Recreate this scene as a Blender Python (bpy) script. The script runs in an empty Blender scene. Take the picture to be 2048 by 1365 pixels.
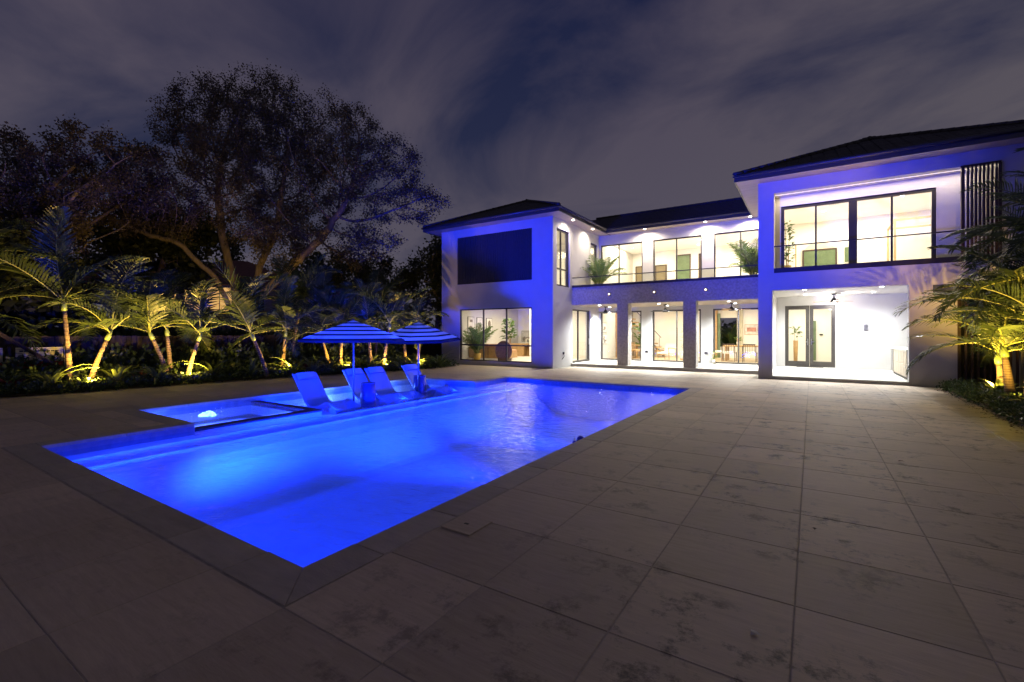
import bpy, math, random
import numpy as np
from mathutils import Vector, Matrix, kdtree
R = math.radians
random.seed(7); rng = np.random.default_rng(7)
S = bpy.context.scene
COL = S.collection

# ------------------------------------------------------------------ camera, sky, exposure
cd = bpy.data.cameras.new('camera'); cam = bpy.data.objects.new('camera', cd); COL.objects.link(cam)
cam.location = (0, 0, 1.55); cam.rotation_euler = (R(90), 0, R(32.9))
cd.lens = 16.277; cd.sensor_width = 36; cd.shift_y = -0.0085; cd.clip_start = 0.05; cd.clip_end = 2000
S.camera = cam
S.view_settings.view_transform = 'Standard'; S.view_settings.look = 'None'
S.view_settings.exposure = 0; S.view_settings.gamma = 1; S.view_settings.use_curve_mapping = False
cy = S.cycles
cy.use_denoising = True; cy.max_bounces = 8; cy.diffuse_bounces = 4; cy.glossy_bounces = 4
cy.transparent_max_bounces = 24; cy.sample_clamp_indirect = 4; cy.caustics_reflective = False; cy.caustics_refractive = False

def build_world():
    W = bpy.data.worlds.new('World'); S.world = W; W.use_nodes = True
    n = W.node_tree.nodes; l = W.node_tree.links; n.clear()
    def N(t, **k):
        o = n.new(t)
        for a, b in k.items(): setattr(o, a, b)
        return o
    def M(op, a, b=None, c=None):
        o = N('ShaderNodeMath', operation=op)
        for i, v in enumerate((a, b, c)):
            if v is None: continue
            if isinstance(v, (int, float)): o.inputs[i].default_value = v
            else: l.new(v, o.inputs[i])
        return o.outputs[0]
    tc = N('ShaderNodeTexCoord'); sep = N('ShaderNodeSeparateXYZ'); l.new(tc.outputs['Generated'], sep.inputs[0])
    z = M('MAXIMUM', sep.outputs[2], 0.0); dz = M('ADD', z, 0.16)
    px = M('DIVIDE', sep.outputs[0], dz); py = M('DIVIDE', sep.outputs[1], dz)
    ca = M('ADD', M('MULTIPLY', px, .84), M('MULTIPLY', py, .543)); cb = M('SUBTRACT', M('MULTIPLY', py, .84), M('MULTIPLY', px, .543))
    cmb = N('ShaderNodeCombineXYZ'); l.new(M('ADD', ca, M('MULTIPLY', cb, .25)), cmb.inputs[0]); l.new(cb, cmb.inputs[1])
    def noise(scale, detail, rough, dist, rot, sc, off):
        mp = N('ShaderNodeMapping'); mp.inputs['Rotation'].default_value = (0, 0, R(rot)); mp.inputs['Scale'].default_value = sc
        mp.inputs['Location'].default_value = off; l.new(cmb.outputs[0], mp.inputs[0])
        o = N('ShaderNodeTexNoise'); o.inputs['Scale'].default_value = scale; o.inputs['Detail'].default_value = detail
        o.inputs['Roughness'].default_value = rough; o.inputs['Distortion'].default_value = dist; l.new(mp.outputs[0], o.inputs['Vector']); return o.outputs[0]
    a = noise(1.15, 8, 0.56, 0.8, 0, (1.0, 0.8, 1), (3.1, 1.7, 0))
    b = noise(0.45, 3, 0.5, 0.5, 0, (1, 1, 1), (1.3, 5.2, 0))
    s = M('ADD', M('MULTIPLY', a, 0.75), M('MULTIPLY', b, 0.5))
    hz = M('MULTIPLY', M('SUBTRACT', 1.0, z), 0.10)        # thicker cloud towards the horizon
    s = M('ADD', s, hz)
    cr = N('ShaderNodeValToRGB'); l.new(s, cr.inputs[0])
    e = cr.color_ramp.elements; e[0].position = 0.55; e[0].color = (0, 0, 0, 1); e[1].position = 0.755; e[1].color = (1, 1, 1, 1)
    mask = M('MULTIPLY', cr.outputs[0], 0.95)
    sky = N('ShaderNodeValToRGB'); l.new(z, sky.inputs[0])
    e = sky.color_ramp.elements; e[0].position = 0; e[0].color = (0.026, 0.031, 0.064, 1); e[1].position = 0.75; e[1].color = (0.006, 0.009, 0.038, 1)
    cl = N('ShaderNodeValToRGB'); l.new(z, cl.inputs[0])
    e = cl.color_ramp.elements; e[0].position = 0; e[0].color = (0.086, 0.077, 0.102, 1); e[1].position = 0.7; e[1].color = (0.058, 0.047, 0.074, 1)
    warm = N('ShaderNodeMix', data_type='RGBA'); warm.inputs['B'].default_value = (0.100, 0.090, 0.092, 1)
    l.new(cl.outputs[0], warm.inputs['A'])
    l.new(M('MULTIPLY', M('MAXIMUM', M('ADD', sep.outputs[0], 0.25), 0.0), 0.8), warm.inputs['Factor'])
    mx = N('ShaderNodeMix', data_type='RGBA'); l.new(mask, mx.inputs['Factor']); l.new(sky.outputs[0], mx.inputs['A']); l.new(warm.outputs['Result'], mx.inputs['B'])
    bg = N('ShaderNodeBackground'); l.new(mx.outputs['Result'], bg.inputs[0]); bg.inputs[1].default_value = SKY
    out = N('ShaderNodeOutputWorld'); l.new(bg.outputs[0], out.inputs[0])
SKY = 1.18
build_world()

# light levels (watts) of the lit lamps and of the added fills
POOL = 260; POOL_BEAM = 22000; SPA = 900; ROOM = 5.0; UP = 8.5; PATIO = 10
BLUE = (0.005, 0.030, 1.0)

# ------------------------------------------------------------------ helpers
def mat(name, col, rough=0.6, var=0.0, scale=3.0, bump=0.0, bscale=40.0, metal=0.0, spec=0.5, emit=None, estr=1.0, trans=0.0, objvar=0.0, col2=None, stretch=(1, 1, 1)):
    m = bpy.data.materials.new(name); m.use_nodes = True
    nt = m.node_tree; n = nt.nodes; l = nt.links; p = n['Principled BSDF']
    p.inputs['Base Color'].default_value = (*col, 1); p.inputs['Roughness'].default_value = rough
    p.inputs['Metallic'].default_value = metal; p.inputs['Specular IOR Level'].default_value = spec
    if emit: p.inputs['Emission Color'].default_value = (*emit, 1); p.inputs['Emission Strength'].default_value = estr
    geo = n.new('ShaderNodeNewGeometry'); mp = n.new('ShaderNodeMapping'); mp.inputs['Scale'].default_value = stretch
    l.new(geo.outputs['Position'], mp.inputs[0])
    if var or col2:
        t = n.new('ShaderNodeTexNoise'); t.inputs['Scale'].default_value = scale; t.inputs['Detail'].default_value = 6; t.inputs['Roughness'].default_value = .62
        l.new(mp.outputs[0], t.inputs['Vector'])
        c2 = col2 or tuple(c * (1 - var) for c in col); c1 = col if col2 else tuple(min(1, c * (1 + var)) for c in col)
        r = n.new('ShaderNodeValToRGB'); r.color_ramp.elements[0].position = .3; r.color_ramp.elements[1].position = .7
        r.color_ramp.elements[0].color = (*c2, 1); r.color_ramp.elements[1].color = (*c1, 1); l.new(t.outputs[0], r.inputs[0])
        src = r.outputs[0]
        if objvar:
            oi = n.new('ShaderNodeObjectInfo'); mr = n.new('ShaderNodeMapRange'); mr.inputs[3].default_value = 1 - objvar; mr.inputs[4].default_value = 1 + objvar
            l.new(oi.outputs['Random'], mr.inputs[0]); mm = n.new('ShaderNodeMix'); mm.data_type = 'RGBA'; mm.blend_type = 'MULTIPLY'; mm.inputs['Factor'].default_value = 1
            l.new(src, mm.inputs['A']); l.new(mr.outputs[0], mm.inputs['B']); src = mm.outputs['Result']
        l.new(src, p.inputs['Base Color'])
    if bump:
        t = n.new('ShaderNodeTexNoise'); t.inputs['Scale'].default_value = bscale; t.inputs['Detail'].default_value = 4; l.new(mp.outputs[0], t.inputs['Vector'])
        b = n.new('ShaderNodeBump'); b.inputs['Strength'].default_value = bump; b.inputs['Distance'].default_value = .02; l.new(t.outputs[0], b.inputs['Height']); l.new(b.outputs[0], p.inputs['Normal'])
    if trans:
        tr = n.new('ShaderNodeBsdfTranslucent'); mx = n.new('ShaderNodeMixShader'); mx.inputs[0].default_value = trans
        if p.inputs['Base Color'].is_linked: l.new(p.inputs['Base Color'].links[0].from_socket, tr.inputs[0])
        else: tr.inputs[0].default_value = (*col, 1)
        o = n['Material Output']; l.new(p.outputs[0], mx.inputs[1]); l.new(tr.outputs[0], mx.inputs[2]); l.new(mx.outputs[0], o.inputs[0])
    return m

def thin_mat(name, tint, f0, rough, wave=None):
    """glass pane or still water: clear with a Schlick reflection, so lamps shine straight through"""
    m = bpy.data.materials.new(name); m.use_nodes = True; nt = m.node_tree; n = nt.nodes; l = nt.links; n.clear()
    out = n.new('ShaderNodeOutputMaterial'); mx = n.new('ShaderNodeMixShader'); t = n.new('ShaderNodeBsdfTransparent'); g = n.new('ShaderNodeBsdfGlossy')
    t.inputs[0].default_value = (*tint, 1); g.inputs['Roughness'].default_value = rough
    geo = n.new('ShaderNodeNewGeometry'); dot = n.new('ShaderNodeVectorMath'); dot.operation = 'DOT_PRODUCT'; l.new(geo.outputs['Incoming'], dot.inputs[0])
    if wave:
        a = n.new('ShaderNodeTexNoise'); a.inputs['Scale'].default_value = wave[0]; a.inputs['Detail'].default_value = 4; a.inputs['Roughness'].default_value = .6; a.inputs['Distortion'].default_value = .6
        mp = n.new('ShaderNodeMapping'); mp.inputs['Rotation'].default_value = (0, 0, R(33)); mp.inputs['Scale'].default_value = (1, 1.6, 1)
        l.new(geo.outputs['Position'], mp.inputs[0]); l.new(mp.outputs[0], a.inputs['Vector'])
        b = n.new('ShaderNodeBump'); b.inputs['Strength'].default_value = 1; b.inputs['Distance'].default_value = wave[1]; l.new(a.outputs[0], b.inputs['Height'])
        l.new(b.outputs[0], g.inputs['Normal']); l.new(b.outputs[0], dot.inputs[1])
    else: l.new(geo.outputs['Normal'], dot.inputs[1])
    def M(op, x, y):
        o = n.new('ShaderNodeMath'); o.operation = op
        for i, v in enumerate((x, y)):
            if v is None: continue
            if isinstance(v, (int, float)): o.inputs[i].default_value = v
            else: l.new(v, o.inputs[i])
        return o.outputs[0]
    c = M('ABSOLUTE', dot.outputs['Value'], None); k = M('POWER', M('SUBTRACT', 1.0, c), 5.0)
    l.new(M('ADD', M('MULTIPLY', k, 1 - f0), f0), mx.inputs[0])
    l.new(t.outputs[0], mx.inputs[1]); l.new(g.outputs[0], mx.inputs[2]); l.new(mx.outputs[0], out.inputs[0])
    return m

class MB:
    def __init__(s): s.v = []; s.f = []
    def quad(s, *p):
        i = len(s.v); s.v += [tuple(q) for q in p]; s.f.append(tuple(range(i, i + len(p)))); return s
    def box(s, x0, x1, y0, y1, z0, z1, M=None):
        P = [(x0, y0, z0), (x1, y0, z0), (x1, y1, z0), (x0, y1, z0), (x0, y0, z1), (x1, y0, z1), (x1, y1, z1), (x0, y1, z1)]
        if M is not None: P = [tuple(M @ Vector(p)) for p in P]
        i = len(s.v); s.v += P
        s.f += [tuple(i + k for k in q) for q in ((0, 3, 2, 1), (4, 5, 6, 7), (0, 1, 5, 4), (1, 2, 6, 5), (2, 3, 7, 6), (3, 0, 4, 7))]; return s
    def slab(s, x0, x1, y0, y1, z0, z1, c=.004):
        """box with its top edge chamfered"""
        P = [(x0, y0, z0), (x1, y0, z0), (x1, y1, z0), (x0, y1, z0), (x0, y0, z1 - c), (x1, y0, z1 - c), (x1, y1, z1 - c), (x0, y1, z1 - c),
             (x0 + c, y0 + c, z1), (x1 - c, y0 + c, z1), (x1 - c, y1 - c, z1), (x0 + c, y1 - c, z1)]
        i = len(s.v); s.v += P
        F = [(8, 9, 10, 11)]
        for a in range(4):
            b = (a + 1) % 4; F += [(a, b, b + 4, a + 4), (a + 4, b + 4, b + 8, a + 8)]
        s.f += [tuple(i + k for k in q) for q in F]; return s
    def tube(s, pts, rad, n=6, cap=True):
        pts = [Vector(p) for p in pts]; rad = rad if hasattr(rad, '__len__') else [rad] * len(pts); i0 = len(s.v); up = None
        for k, p in enumerate(pts):
            d = (pts[min(k + 1, len(pts) - 1)] - pts[max(k - 1, 0)])
            d = d.normalized() if d.length > 1e-9 else Vector((0, 0, 1))
            if up is None: up = Vector((1, 0, 0)) if abs(d.x) < .8 else Vector((0, 1, 0))
            a = d.cross(up); a = a.normalized() if a.length > 1e-6 else d.orthogonal().normalized(); b = a.cross(d); up = b
            # keep the frame from twisting
            up = b
            for j in range(n):
                t = 2 * math.pi * j / n; s.v.append(tuple(p + (a * math.cos(t) + b * math.sin(t)) * rad[k]))
        for k in range(len(pts) - 1):
            for j in range(n):
                q = (j + 1) % n; s.f.append((i0 + k * n + j, i0 + k * n + q, i0 + k * n + n + q, i0 + k * n + n + j))
        if cap:
            s.f.append(tuple(i0 + j for j in reversed(range(n)))); s.f.append(tuple(i0 + (len(pts) - 1) * n + j for j in range(n)))
        return s
    def lathe(s, c, prof, n=20):
        i0 = len(s.v)
        for r, z in prof:
            for j in range(n):
                t = 2 * math.pi * j / n; s.v.append((c[0] + r * math.cos(t), c[1] + r * math.sin(t), c[2] + z))
        for k in range(len(prof) - 1):
            for j in range(n):
                q = (j + 1) % n; s.f.append((i0 + k * n + j, i0 + k * n + q, i0 + k * n + n + q, i0 + k * n + n + j))
        s.f.append(tuple(i0 + j for j in reversed(range(n)))); s.f.append(tuple(i0 + (len(prof) - 1) * n + j for j in range(n))); return s
    def ball(s, c, r, n=10, m=6, sz=1.0):
        return s.lathe(c, [(max(.001, r * math.sin(math.pi * k / m)), -r * sz * math.cos(math.pi * k / m)) for k in range(m + 1)], n)
    def mesh(s, name, m, smooth=False):
        me = bpy.data.meshes.new(name); me.from_pydata(s.v, [], s.f); me.materials.append(m)
        if smooth: me.polygons.foreach_set('use_smooth', [True] * len(me.polygons))
        return me
    def build(s, name, m, parent=None, smooth=False, loc=None, **k):
        return link(name, s.mesh(name, m, smooth), parent, loc, **k)

def link(name, data, parent=None, loc=None, rot=None, **k):
    o = bpy.data.objects.new(name, data); COL.objects.link(o)
    if parent: o.parent = parent
    if loc: o.location = loc
    if rot: o.rotation_euler = rot
    for a, b in k.items(): o[a] = b
    return o
def thing(name, label, cat, loc=(0, 0, 0), rz=0, group=None):
    o = link(name, None, None, loc, (0, 0, rz), label=label, category=cat); o.empty_display_size = .2
    if group: o['group'] = group
    return o
def copy_tree(o, parent=None):
    c = o.copy(); COL.objects.link(c)
    if parent: c.parent = parent
    for ch in list(o.children): copy_tree(ch, c)
    return c
def lamp(kind, loc, power, col, parent=None, size=.1, rot=(0, 0, 0), angle=100, blend=.5, sx=None, aim=None):
    d = bpy.data.lights.new('lamp', kind); d.energy = power; d.color = col
    if kind == 'AREA':
        d.size = size
        if sx: d.shape = 'RECTANGLE'; d.size_y = sx
        else: d.shape = 'DISK'
    else: d.shadow_soft_size = size
    if kind == 'SPOT': d.spot_size = R(angle); d.spot_blend = blend
    o = bpy.data.objects.new('lamp', d); COL.objects.link(o); o.location = loc; o.rotation_euler = rot
    if aim: o.rotation_euler = Vector(aim).to_track_quat('-Z', 'Y').to_euler()
    if parent: o.parent = parent
    return o

WHITE = mat('white_stucco', (.53, .515, .49), .85, .05, 1.6, .25, 60)
PAINT = mat('interior_paint', (.82, .80, .76), .8, .03, 2)
CEIL = mat('ceiling_paint', (.84, .82, .79), .8, .02, 2)
FLOORM = mat('pale_floor_tile', (.66, .62, .55), .35, .06, 2)
WOODS = mat('soffit_cedar', (.40, .33, .25), .55, .22, 5, .15, 30, stretch=(.35, 8, 1))
BRONZE = mat('dark_bronze_metal', (.035, .030, .026), .42, .15, 8)
FASCIA = mat('fascia_metal', (.055, .052, .050), .4, .1, 5)
TILE = mat('roof_tile_charcoal', (.055, .050, .050), .7, .3, 6, .3, 30, objvar=.25)
BRICKM = mat('brick_grey', (.44, .40, .36), .85, .25, 12, .4, 50)
GLASS = thin_mat('window_glass', (.95, .98, .96), .045, .003)
GLASSG = thin_mat('green_tinted_glass', (.62, .82, .66), .08, .01)
WATER = thin_mat('pool_water', (.50, .78, 1.0), .02, .02, (5.5, .023))
SPAWATER = thin_mat('spa_water', (.55, .8, 1.0), .02, .05, (9.0, .02))
WOOD = mat('oak_wood', (.42, .25, .10), .5, .25, 5, .1, 40, stretch=(1, 6, 1))
LEATHER = mat('tan_leather', (.42, .22, .09), .45, .15, 6)
FABRIC = mat('cream_fabric', (.70, .64, .54), .9, .06, 12)
BLACK = mat('black_metal', (.02, .02, .02), .45, .1, 9)
STEEL = mat('brushed_steel', (.6, .6, .6), .3, .1, 9, metal=1)
SOIL = mat('dark_mulch', (.055, .032, .020), .95, .5, 14, .8, 25)
EMITW = mat('lamp_lens_warm', (1, .95, .85), .5, emit=(1, .9, .72), estr=14)
EMITC = mat('lamp_lens_cool', (1, 1, 1), .5, emit=(.92, .97, 1), estr=14)

# ------------------------------------------------------------------ ground, deck, pool
MX0, MX1, MY0, MY1 = -8.85, -2.80, 1.80, 13.35          # main basin
LX0, LX1, LY0, LY1 = -11.30, -8.85, 3.70, 11.55         # spa and sun shelf
g = MB()
for a in ((-400, -11.65, -300, 400), (-2.45, 400, -300, 400), (-11.65, -2.45, -300, 1.45), (-11.65, -2.45, 13.7, 400)):
    g.quad((a[0], a[2], -.05), (a[1], a[2], -.05), (a[1], a[3], -.05), (a[0], a[3], -.05))
g.build('ground', mat('dark_lawn', (.045, .055, .025), .95, .4, 1.5, .5, 20), kind='structure')

def slab_material():
    m = mat('porcelain_paver', (.36, .325, .285), .62, .0, 3); nt = m.node_tree; n = nt.nodes; l = nt.links; p = n['Principled BSDF']
    geo = [x for x in n if x.type == 'NEW_GEOMETRY'][0]
    def noise(scale, sc, det=5, off=(0, 0, 0), rough=.6):
        mp = n.new('ShaderNodeMapping'); mp.inputs['Scale'].default_value = sc; mp.inputs['Location'].default_value = off; l.new(geo.outputs['Position'], mp.inputs[0])
        t = n.new('ShaderNodeTexNoise'); t.inputs['Scale'].default_value = scale; t.inputs['Detail'].default_value = det; t.inputs['Roughness'].default_value = rough; l.new(mp.outputs[0], t.inputs['Vector']); return t.outputs[0]
    def ramp(s, a, b, c0=(0, 0, 0), c1=(1, 1, 1)):
        r = n.new('ShaderNodeValToRGB'); r.color_ramp.elements[0].position = a; r.color_ramp.elements[1].position = b
        r.color_ramp.elements[0].color = (*c0, 1); r.color_ramp.elements[1].color = (*c1, 1); l.new(s, r.inputs[0]); return r.outputs[0]
    def mul(a, b, f=1.0, t='MULTIPLY'):
        x = n.new('ShaderNodeMix'); x.data_type = 'RGBA'; x.blend_type = t
        if isinstance(f, float): x.inputs['Factor'].default_value = f
        else: l.new(f, x.inputs['Factor'])
        for k, v in (('A', a), ('B', b)):
            if isinstance(v, tuple): x.inputs[k].default_value = (*v, 1)
            else: l.new(v, x.inputs[k])
        return x.outputs['Result']
    def M(op, x, y):
        o = n.new('ShaderNodeMath'); o.operation = op
        for i, v in enumerate((x, y)):
            if isinstance(v, (int, float)): o.inputs[i].default_value = v
            else: l.new(v, o.inputs[i])
        return o.outputs[0]
    grain = ramp(noise(3.0, (1.2, 9, 1), 6), .3, .72, (.49, .38, .265), (.61, .49, .35))
    oi = n.new('ShaderNodeObjectInfo'); mr = n.new('ShaderNodeMapRange'); mr.inputs[3].default_value = .84; mr.inputs[4].default_value = 1.12; l.new(oi.outputs['Random'], mr.inputs[0])
    c = mul(grain, mr.outputs[0])
    c = mul(c, ramp(noise(.55, (1, 1, 1), 3), .3, .7, (.92, .92, .92), (1.10, 1.10, 1.10)))
    spots = M('MULTIPLY', ramp(noise(3.4, (1, 1, 1), 9, (4, 2, 0), .78), .52, .62), ramp(noise(.8, (1, 1, 1), 3, (9, 1, 0)), .40, .54))
    # worn stains lie mostly on the paving to the right of the pool
    sep = n.new('ShaderNodeSeparateXYZ'); l.new(geo.outputs['Position'], sep.inputs[0])
    side = n.new('ShaderNodeMapRange'); side.inputs[1].default_value = -2.6; side.inputs[2].default_value = -.4; side.inputs[3].default_value = .25; l.new(sep.outputs[0], side.inputs[0])
    spots = M('MULTIPLY', spots, side.outputs[0])
    c = mul(c, (.055, .045, .036), M('MULTIPLY', spots, .9), 'MIX')
    # damp patch where the planting bed drains onto the paving
    wx = n.new('ShaderNodeMapRange'); wx.inputs[1].default_value = 1.75; wx.inputs[2].default_value = 2.75; l.new(sep.outputs[0], wx.inputs[0])
    wy = n.new('ShaderNodeMapRange'); wy.inputs[1].default_value = 16.6; wy.inputs[2].default_value = 15.2; l.new(sep.outputs[1], wy.inputs[0])
    wet = ramp(M('ADD', M('MULTIPLY', M('MULTIPLY', wx.outputs[0], wy.outputs[0]), .55), M('MULTIPLY', noise(1.3, (1, 1, 1), 5), .75)), .60, .80)
    c = mul(c, (.36, .32, .25), M('MULTIPLY', wet, .9), 'MULTIPLY')
    l.new(c, p.inputs['Base Color'])
    rg = n.new('ShaderNodeMapRange'); rg.inputs[3].default_value = .6; rg.inputs[4].default_value = .4; l.new(wet, rg.inputs[0]); l.new(rg.outputs[0], p.inputs['Roughness'])
    b = n.new('ShaderNodeBump'); b.inputs['Strength'].default_value = .35; b.inputs['Distance'].default_value = .004; l.new(noise(14, (1, 5, 1), 5), b.inputs['Height']); l.new(b.outputs[0], p.inputs['Normal'])
    return m
PAVER = slab_material()
COPING = mat('coping_stone', (.42, .355, .285), .6, .14, 3, .2, 30, objvar=.12, stretch=(1, 4, 1))
GROUT = mat('grout', (.40, .34, .27), .9, .2, 10)

HOLES = [(MX0 - .3, MX1 + .3, MY0 - .3, MY1 + .3), (LX0 - .3, LX1 + .3, LY0 - .3, LY1 + .3)]
def subtract(rects, h):
    out = []
    for (a, b, c, d) in rects:
        e, f, p, q = h
        if e >= b or f <= a or p >= d or q <= c: out.append((a, b, c, d)); continue
        if a < e: out.append((a, e, c, d)); a = e
        if b > f: out.append((f, b, c, d)); b = f
        if c < p: out.append((a, b, c, p))
        if d > q: out.append((a, b, q, d))
    return out
deck_rects = [(-17.2, 8.5, -4.0, 17.48)]
for h in [(MX0 - .28, MX1 + .28, MY0 - .28, MY1 + .28), (LX0 - .28, LX1 + .28, LY0 - .28, LY1 + .28)]: deck_rects = subtract(deck_rects, h)
deck_rects.append((-9.24, -1.51, 17.481, 19.245))
d = MB()
for (a, b, c, e) in deck_rects: d.box(a, b, c, e, -.045, -.0035)
deck = d.build('pool_deck', GROUT, kind='structure')
def seen(x, y):
    u = x * .8396 + y * .5432; w = -x * .5432 + y * .8396
    return w, u
cells = []
for i in range(-20, 15):
    for j in range(-8, 22):
        x0, y0 = -2.495 + .805 * i, 1.49 + .79 * j
        r = [(x0, x0 + .805, y0, y0 + .79)]
        for h in HOLES: r = subtract(r, h)
        for (a, b, c, e) in r:
            mid = -9.24 < (a + b) / 2 < -1.5
            if mid and e > 17.5: a = max(a, -9.24); b = min(b, -1.51)
            b = min(b, 8.5); e = min(e, 19.24 if mid else 17.47); a = max(a, -17.2); c = max(c, -4)
            if b - a < .05 or e - c < .05: continue
            w, u = seen((a + b) / 2, (c + e) / 2)
            vis = w > 1.2 and abs(u) < w * 1.12 + .9
            cells.append(((b - a) * (e - c) / max(w, .5) ** 3 if vis else 0, a, b, c, e))
cells.sort(reverse=True)
far = MB()
for k, (sc, a, b, c, e) in enumerate(cells):
    q = .0022; dz = random.uniform(-.001, .001)
    if k < 290 and sc > 0: MB().slab(a + q, b - q, c + q, e - q, -.03, dz).build('paving_slab', PAVER, deck)
    else: far.slab(a + q, b - q, c + q, e - q, -.03, dz)
far.build('distant_paving', PAVER, deck, kind='stuff')
# coping, mitred at the near right corner
def coping_run(x0, x1, y0, y1, along, n):
    for k in range(n):
        t0, t1 = k / n, (k + 1) / n; q = .003
        if along == 'x': MB().slab(x0 + (x1 - x0) * t0 + q, x0 + (x1 - x0) * t1 - q, y0, y1, -.05, .002, .008).build('coping_stone', COPING, deck)
        else: MB().slab(x0, x1, y0 + (y1 - y0) * t0 + q, y0 + (y1 - y0) * t1 - q, -.05, .002, .008).build('coping_stone', COPING, deck)
coping_run(MX0 - .297, MX1 - .42, MY0 - .297, MY0 + .012, 'x', 7)
coping_run(MX1 - .012, MX1 + .297, MY0 + .42, MY1 + .0, 'y', 14)
for poly in ([(MX1 - .417, MY0 + .012), (MX1 - .417, MY0 - .297), (MX1 + .295, MY0 - .297), (MX1 - .012, MY0 + .010)],
             [(MX1 - .010, MY0 + .417), (MX1 - .010, MY0 + .014), (MX1 + .297, MY0 - .293), (MX1 + .297, MY0 + .417)]):
    b = MB(); i = len(poly); b.v = [(x, y, -.05) for x, y in poly] + [(x, y, .002) for x, y in poly]
    b.f = [tuple(range(i, 2 * i))] + [(k, (k + 1) % i, (k + 1) % i + i, k + i) for k in range(i)]; b.build('coping_stone', COPING, deck)
coping_run(MX0 - .3, MX1 + .297, MY1 + .003, MY1 + .297, 'x', 8)
coping_run(MX0 - .297, MX0 + .012, MY0 + .015, LY0 - .003, 'y', 2)
coping_run(LX0 - .297, MX0 - .3, LY0 - .297, LY0 + .01, 'x', 3)
coping_run(LX0 - .297, LX0 + .012, LY0 + .013, LY1, 'y', 9)
coping_run(LX0 - .297, MX0 - .0, LY1 + .003, LY1 + .297, 'x', 3)
coping_run(MX0 - .297, MX0 + .012, LY1 + .3, MY1, 'y', 2)

PLASTER = mat('white_pool_plaster', (.70, .76, .80), .7, .08, 1.2, .1, 8)
BAND = mat('waterline_tile_blue', (.20, .26, .42), .3, .2, 9)
DAM = mat('dark_stone_dam', (.022, .025, .04), .7, .3, 9)
basin = MB()
D = -1.0; BZ = -.27; SH = -.40; BENCH = MX0 + .62
basin.quad((BENCH + 1.5, MY0, D), (MX1, MY0, D), (MX1, MY1, D - .12), (BENCH + 1.5, MY1, D - .12))
basin.quad((MX0, MY0, BZ), (BENCH, MY0, BZ), (BENCH, MY1, BZ), (MX0, MY1, BZ))
for k in range(8):
    p, q = k / 8, (k + 1) / 8; f = lambda t: .5 - .5 * math.cos(math.pi * t)
    basin.quad(*[(BENCH + 1.5 * t, y, BZ + ((D if y == MY0 else D - .12) - BZ) * f(t)) for t, y in ((p, MY0), (q, MY0), (q, MY1), (p, MY1))])
zt = -.20
def wall(x0, y0, x1, y1, z0, z1): basin.quad((x0, y0, z0), (x1, y1, z0), (x1, y1, z1), (x0, y0, z1))
wall(MX0, MY0, MX1, MY0, D, zt); wall(MX1, MY0, MX1, MY1, D - .12, zt); wall(MX1, MY1, MX0, MY1, D - .12, zt)
wall(MX0, MY1, MX0, LY1, BZ, zt); wall(MX0, LY0, MX0, MY0, BZ, zt)
SY = 6.15
basin.quad((LX0, SY, SH), (LX1, SY, SH), (LX1, LY1, SH), (LX0, LY1, SH)); wall(LX1, SY, LX1, LY1, BZ, SH)
wall(LX1, LY0, LX1, SY, BZ, -.14); wall(LX0, SY, LX1, SY, SH, -.14); wall(LX0, SY, LX0, LY1, SH, zt); wall(LX0, LY1, LX1, LY1, SH, zt)
SP = -.75
basin.quad((LX0, LY0, SP), (LX1 - .25, LY0, SP), (LX1 - .25, 5.93, SP), (LX0, 5.93, SP))
for a in ((LX0, LY0, LX0, 5.93), (LX0, LY0, LX1 - .25, LY0), (LX1 - .25, LY0, LX1 - .25, 5.93), (LX0, 5.93, LX1 - .25, 5.93)): wall(*a, SP, zt)
basin.box(LX0 + .002, LX0 + .40, LY0 + .002, 5.925, SP + .002, -.40); basin.box(LX0 + .402, LX1 - .252, 5.50, 5.925, SP + .003, -.40); basin.box(LX0 + .402, LX1 - .252, LY0 + .003, LY0 + .40, SP + .004, -.40)
basin.build('pool_basin', PLASTER, kind='structure')
bd = MB(); t = .012
bd.box(MX0, MX1, MY0 - t, MY0, zt, -.052); bd.box(MX1, MX1 + t, MY0, MY1, zt, -.052); bd.box(MX0, MX1, MY1, MY1 + t, zt, -.052)
bd.box(MX0 - t, MX0, LY1 + t, MY1, zt, -.052); bd.box(MX0 - t, MX0, MY0, LY0, zt, -.052)
bd.box(LX0 - t, LX0, LY0, LY1, zt, -.052); bd.box(LX0, LX1, LY1, LY1 + t, zt, -.052); bd.box(LX0, LX1 - .25, LY0 - t, LY0, zt, -.052)
bd.build('waterline_band', BAND, kind='structure')
dm = MB(); dm.box(LX1 - .25, LX1 + .004, LY0, SY, -.150, -.112); dm.box(LX0 + .003, LX1 - .253, 5.93, SY + .004, -.150, -.112)
dm.build('spa_dam_wall', DAM, kind='structure')
def grid(x0, x1, y0, y1, z): return ((x0, y0, z), (x1, y0, z), (x1, y1, z), (x0, y1, z))
w = MB(); w.quad(*grid(MX0 + .001, MX1, MY0, MY1, -.13)); w.quad(*grid(LX0, LX1, SY, LY1, -.13))
w.build('pool_water', WATER, kind='structure')
MB().quad(*grid(LX0, LX1 - .25, LY0, 5.93, -.10)).build('spa_water', SPAWATER, kind='structure')

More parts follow.
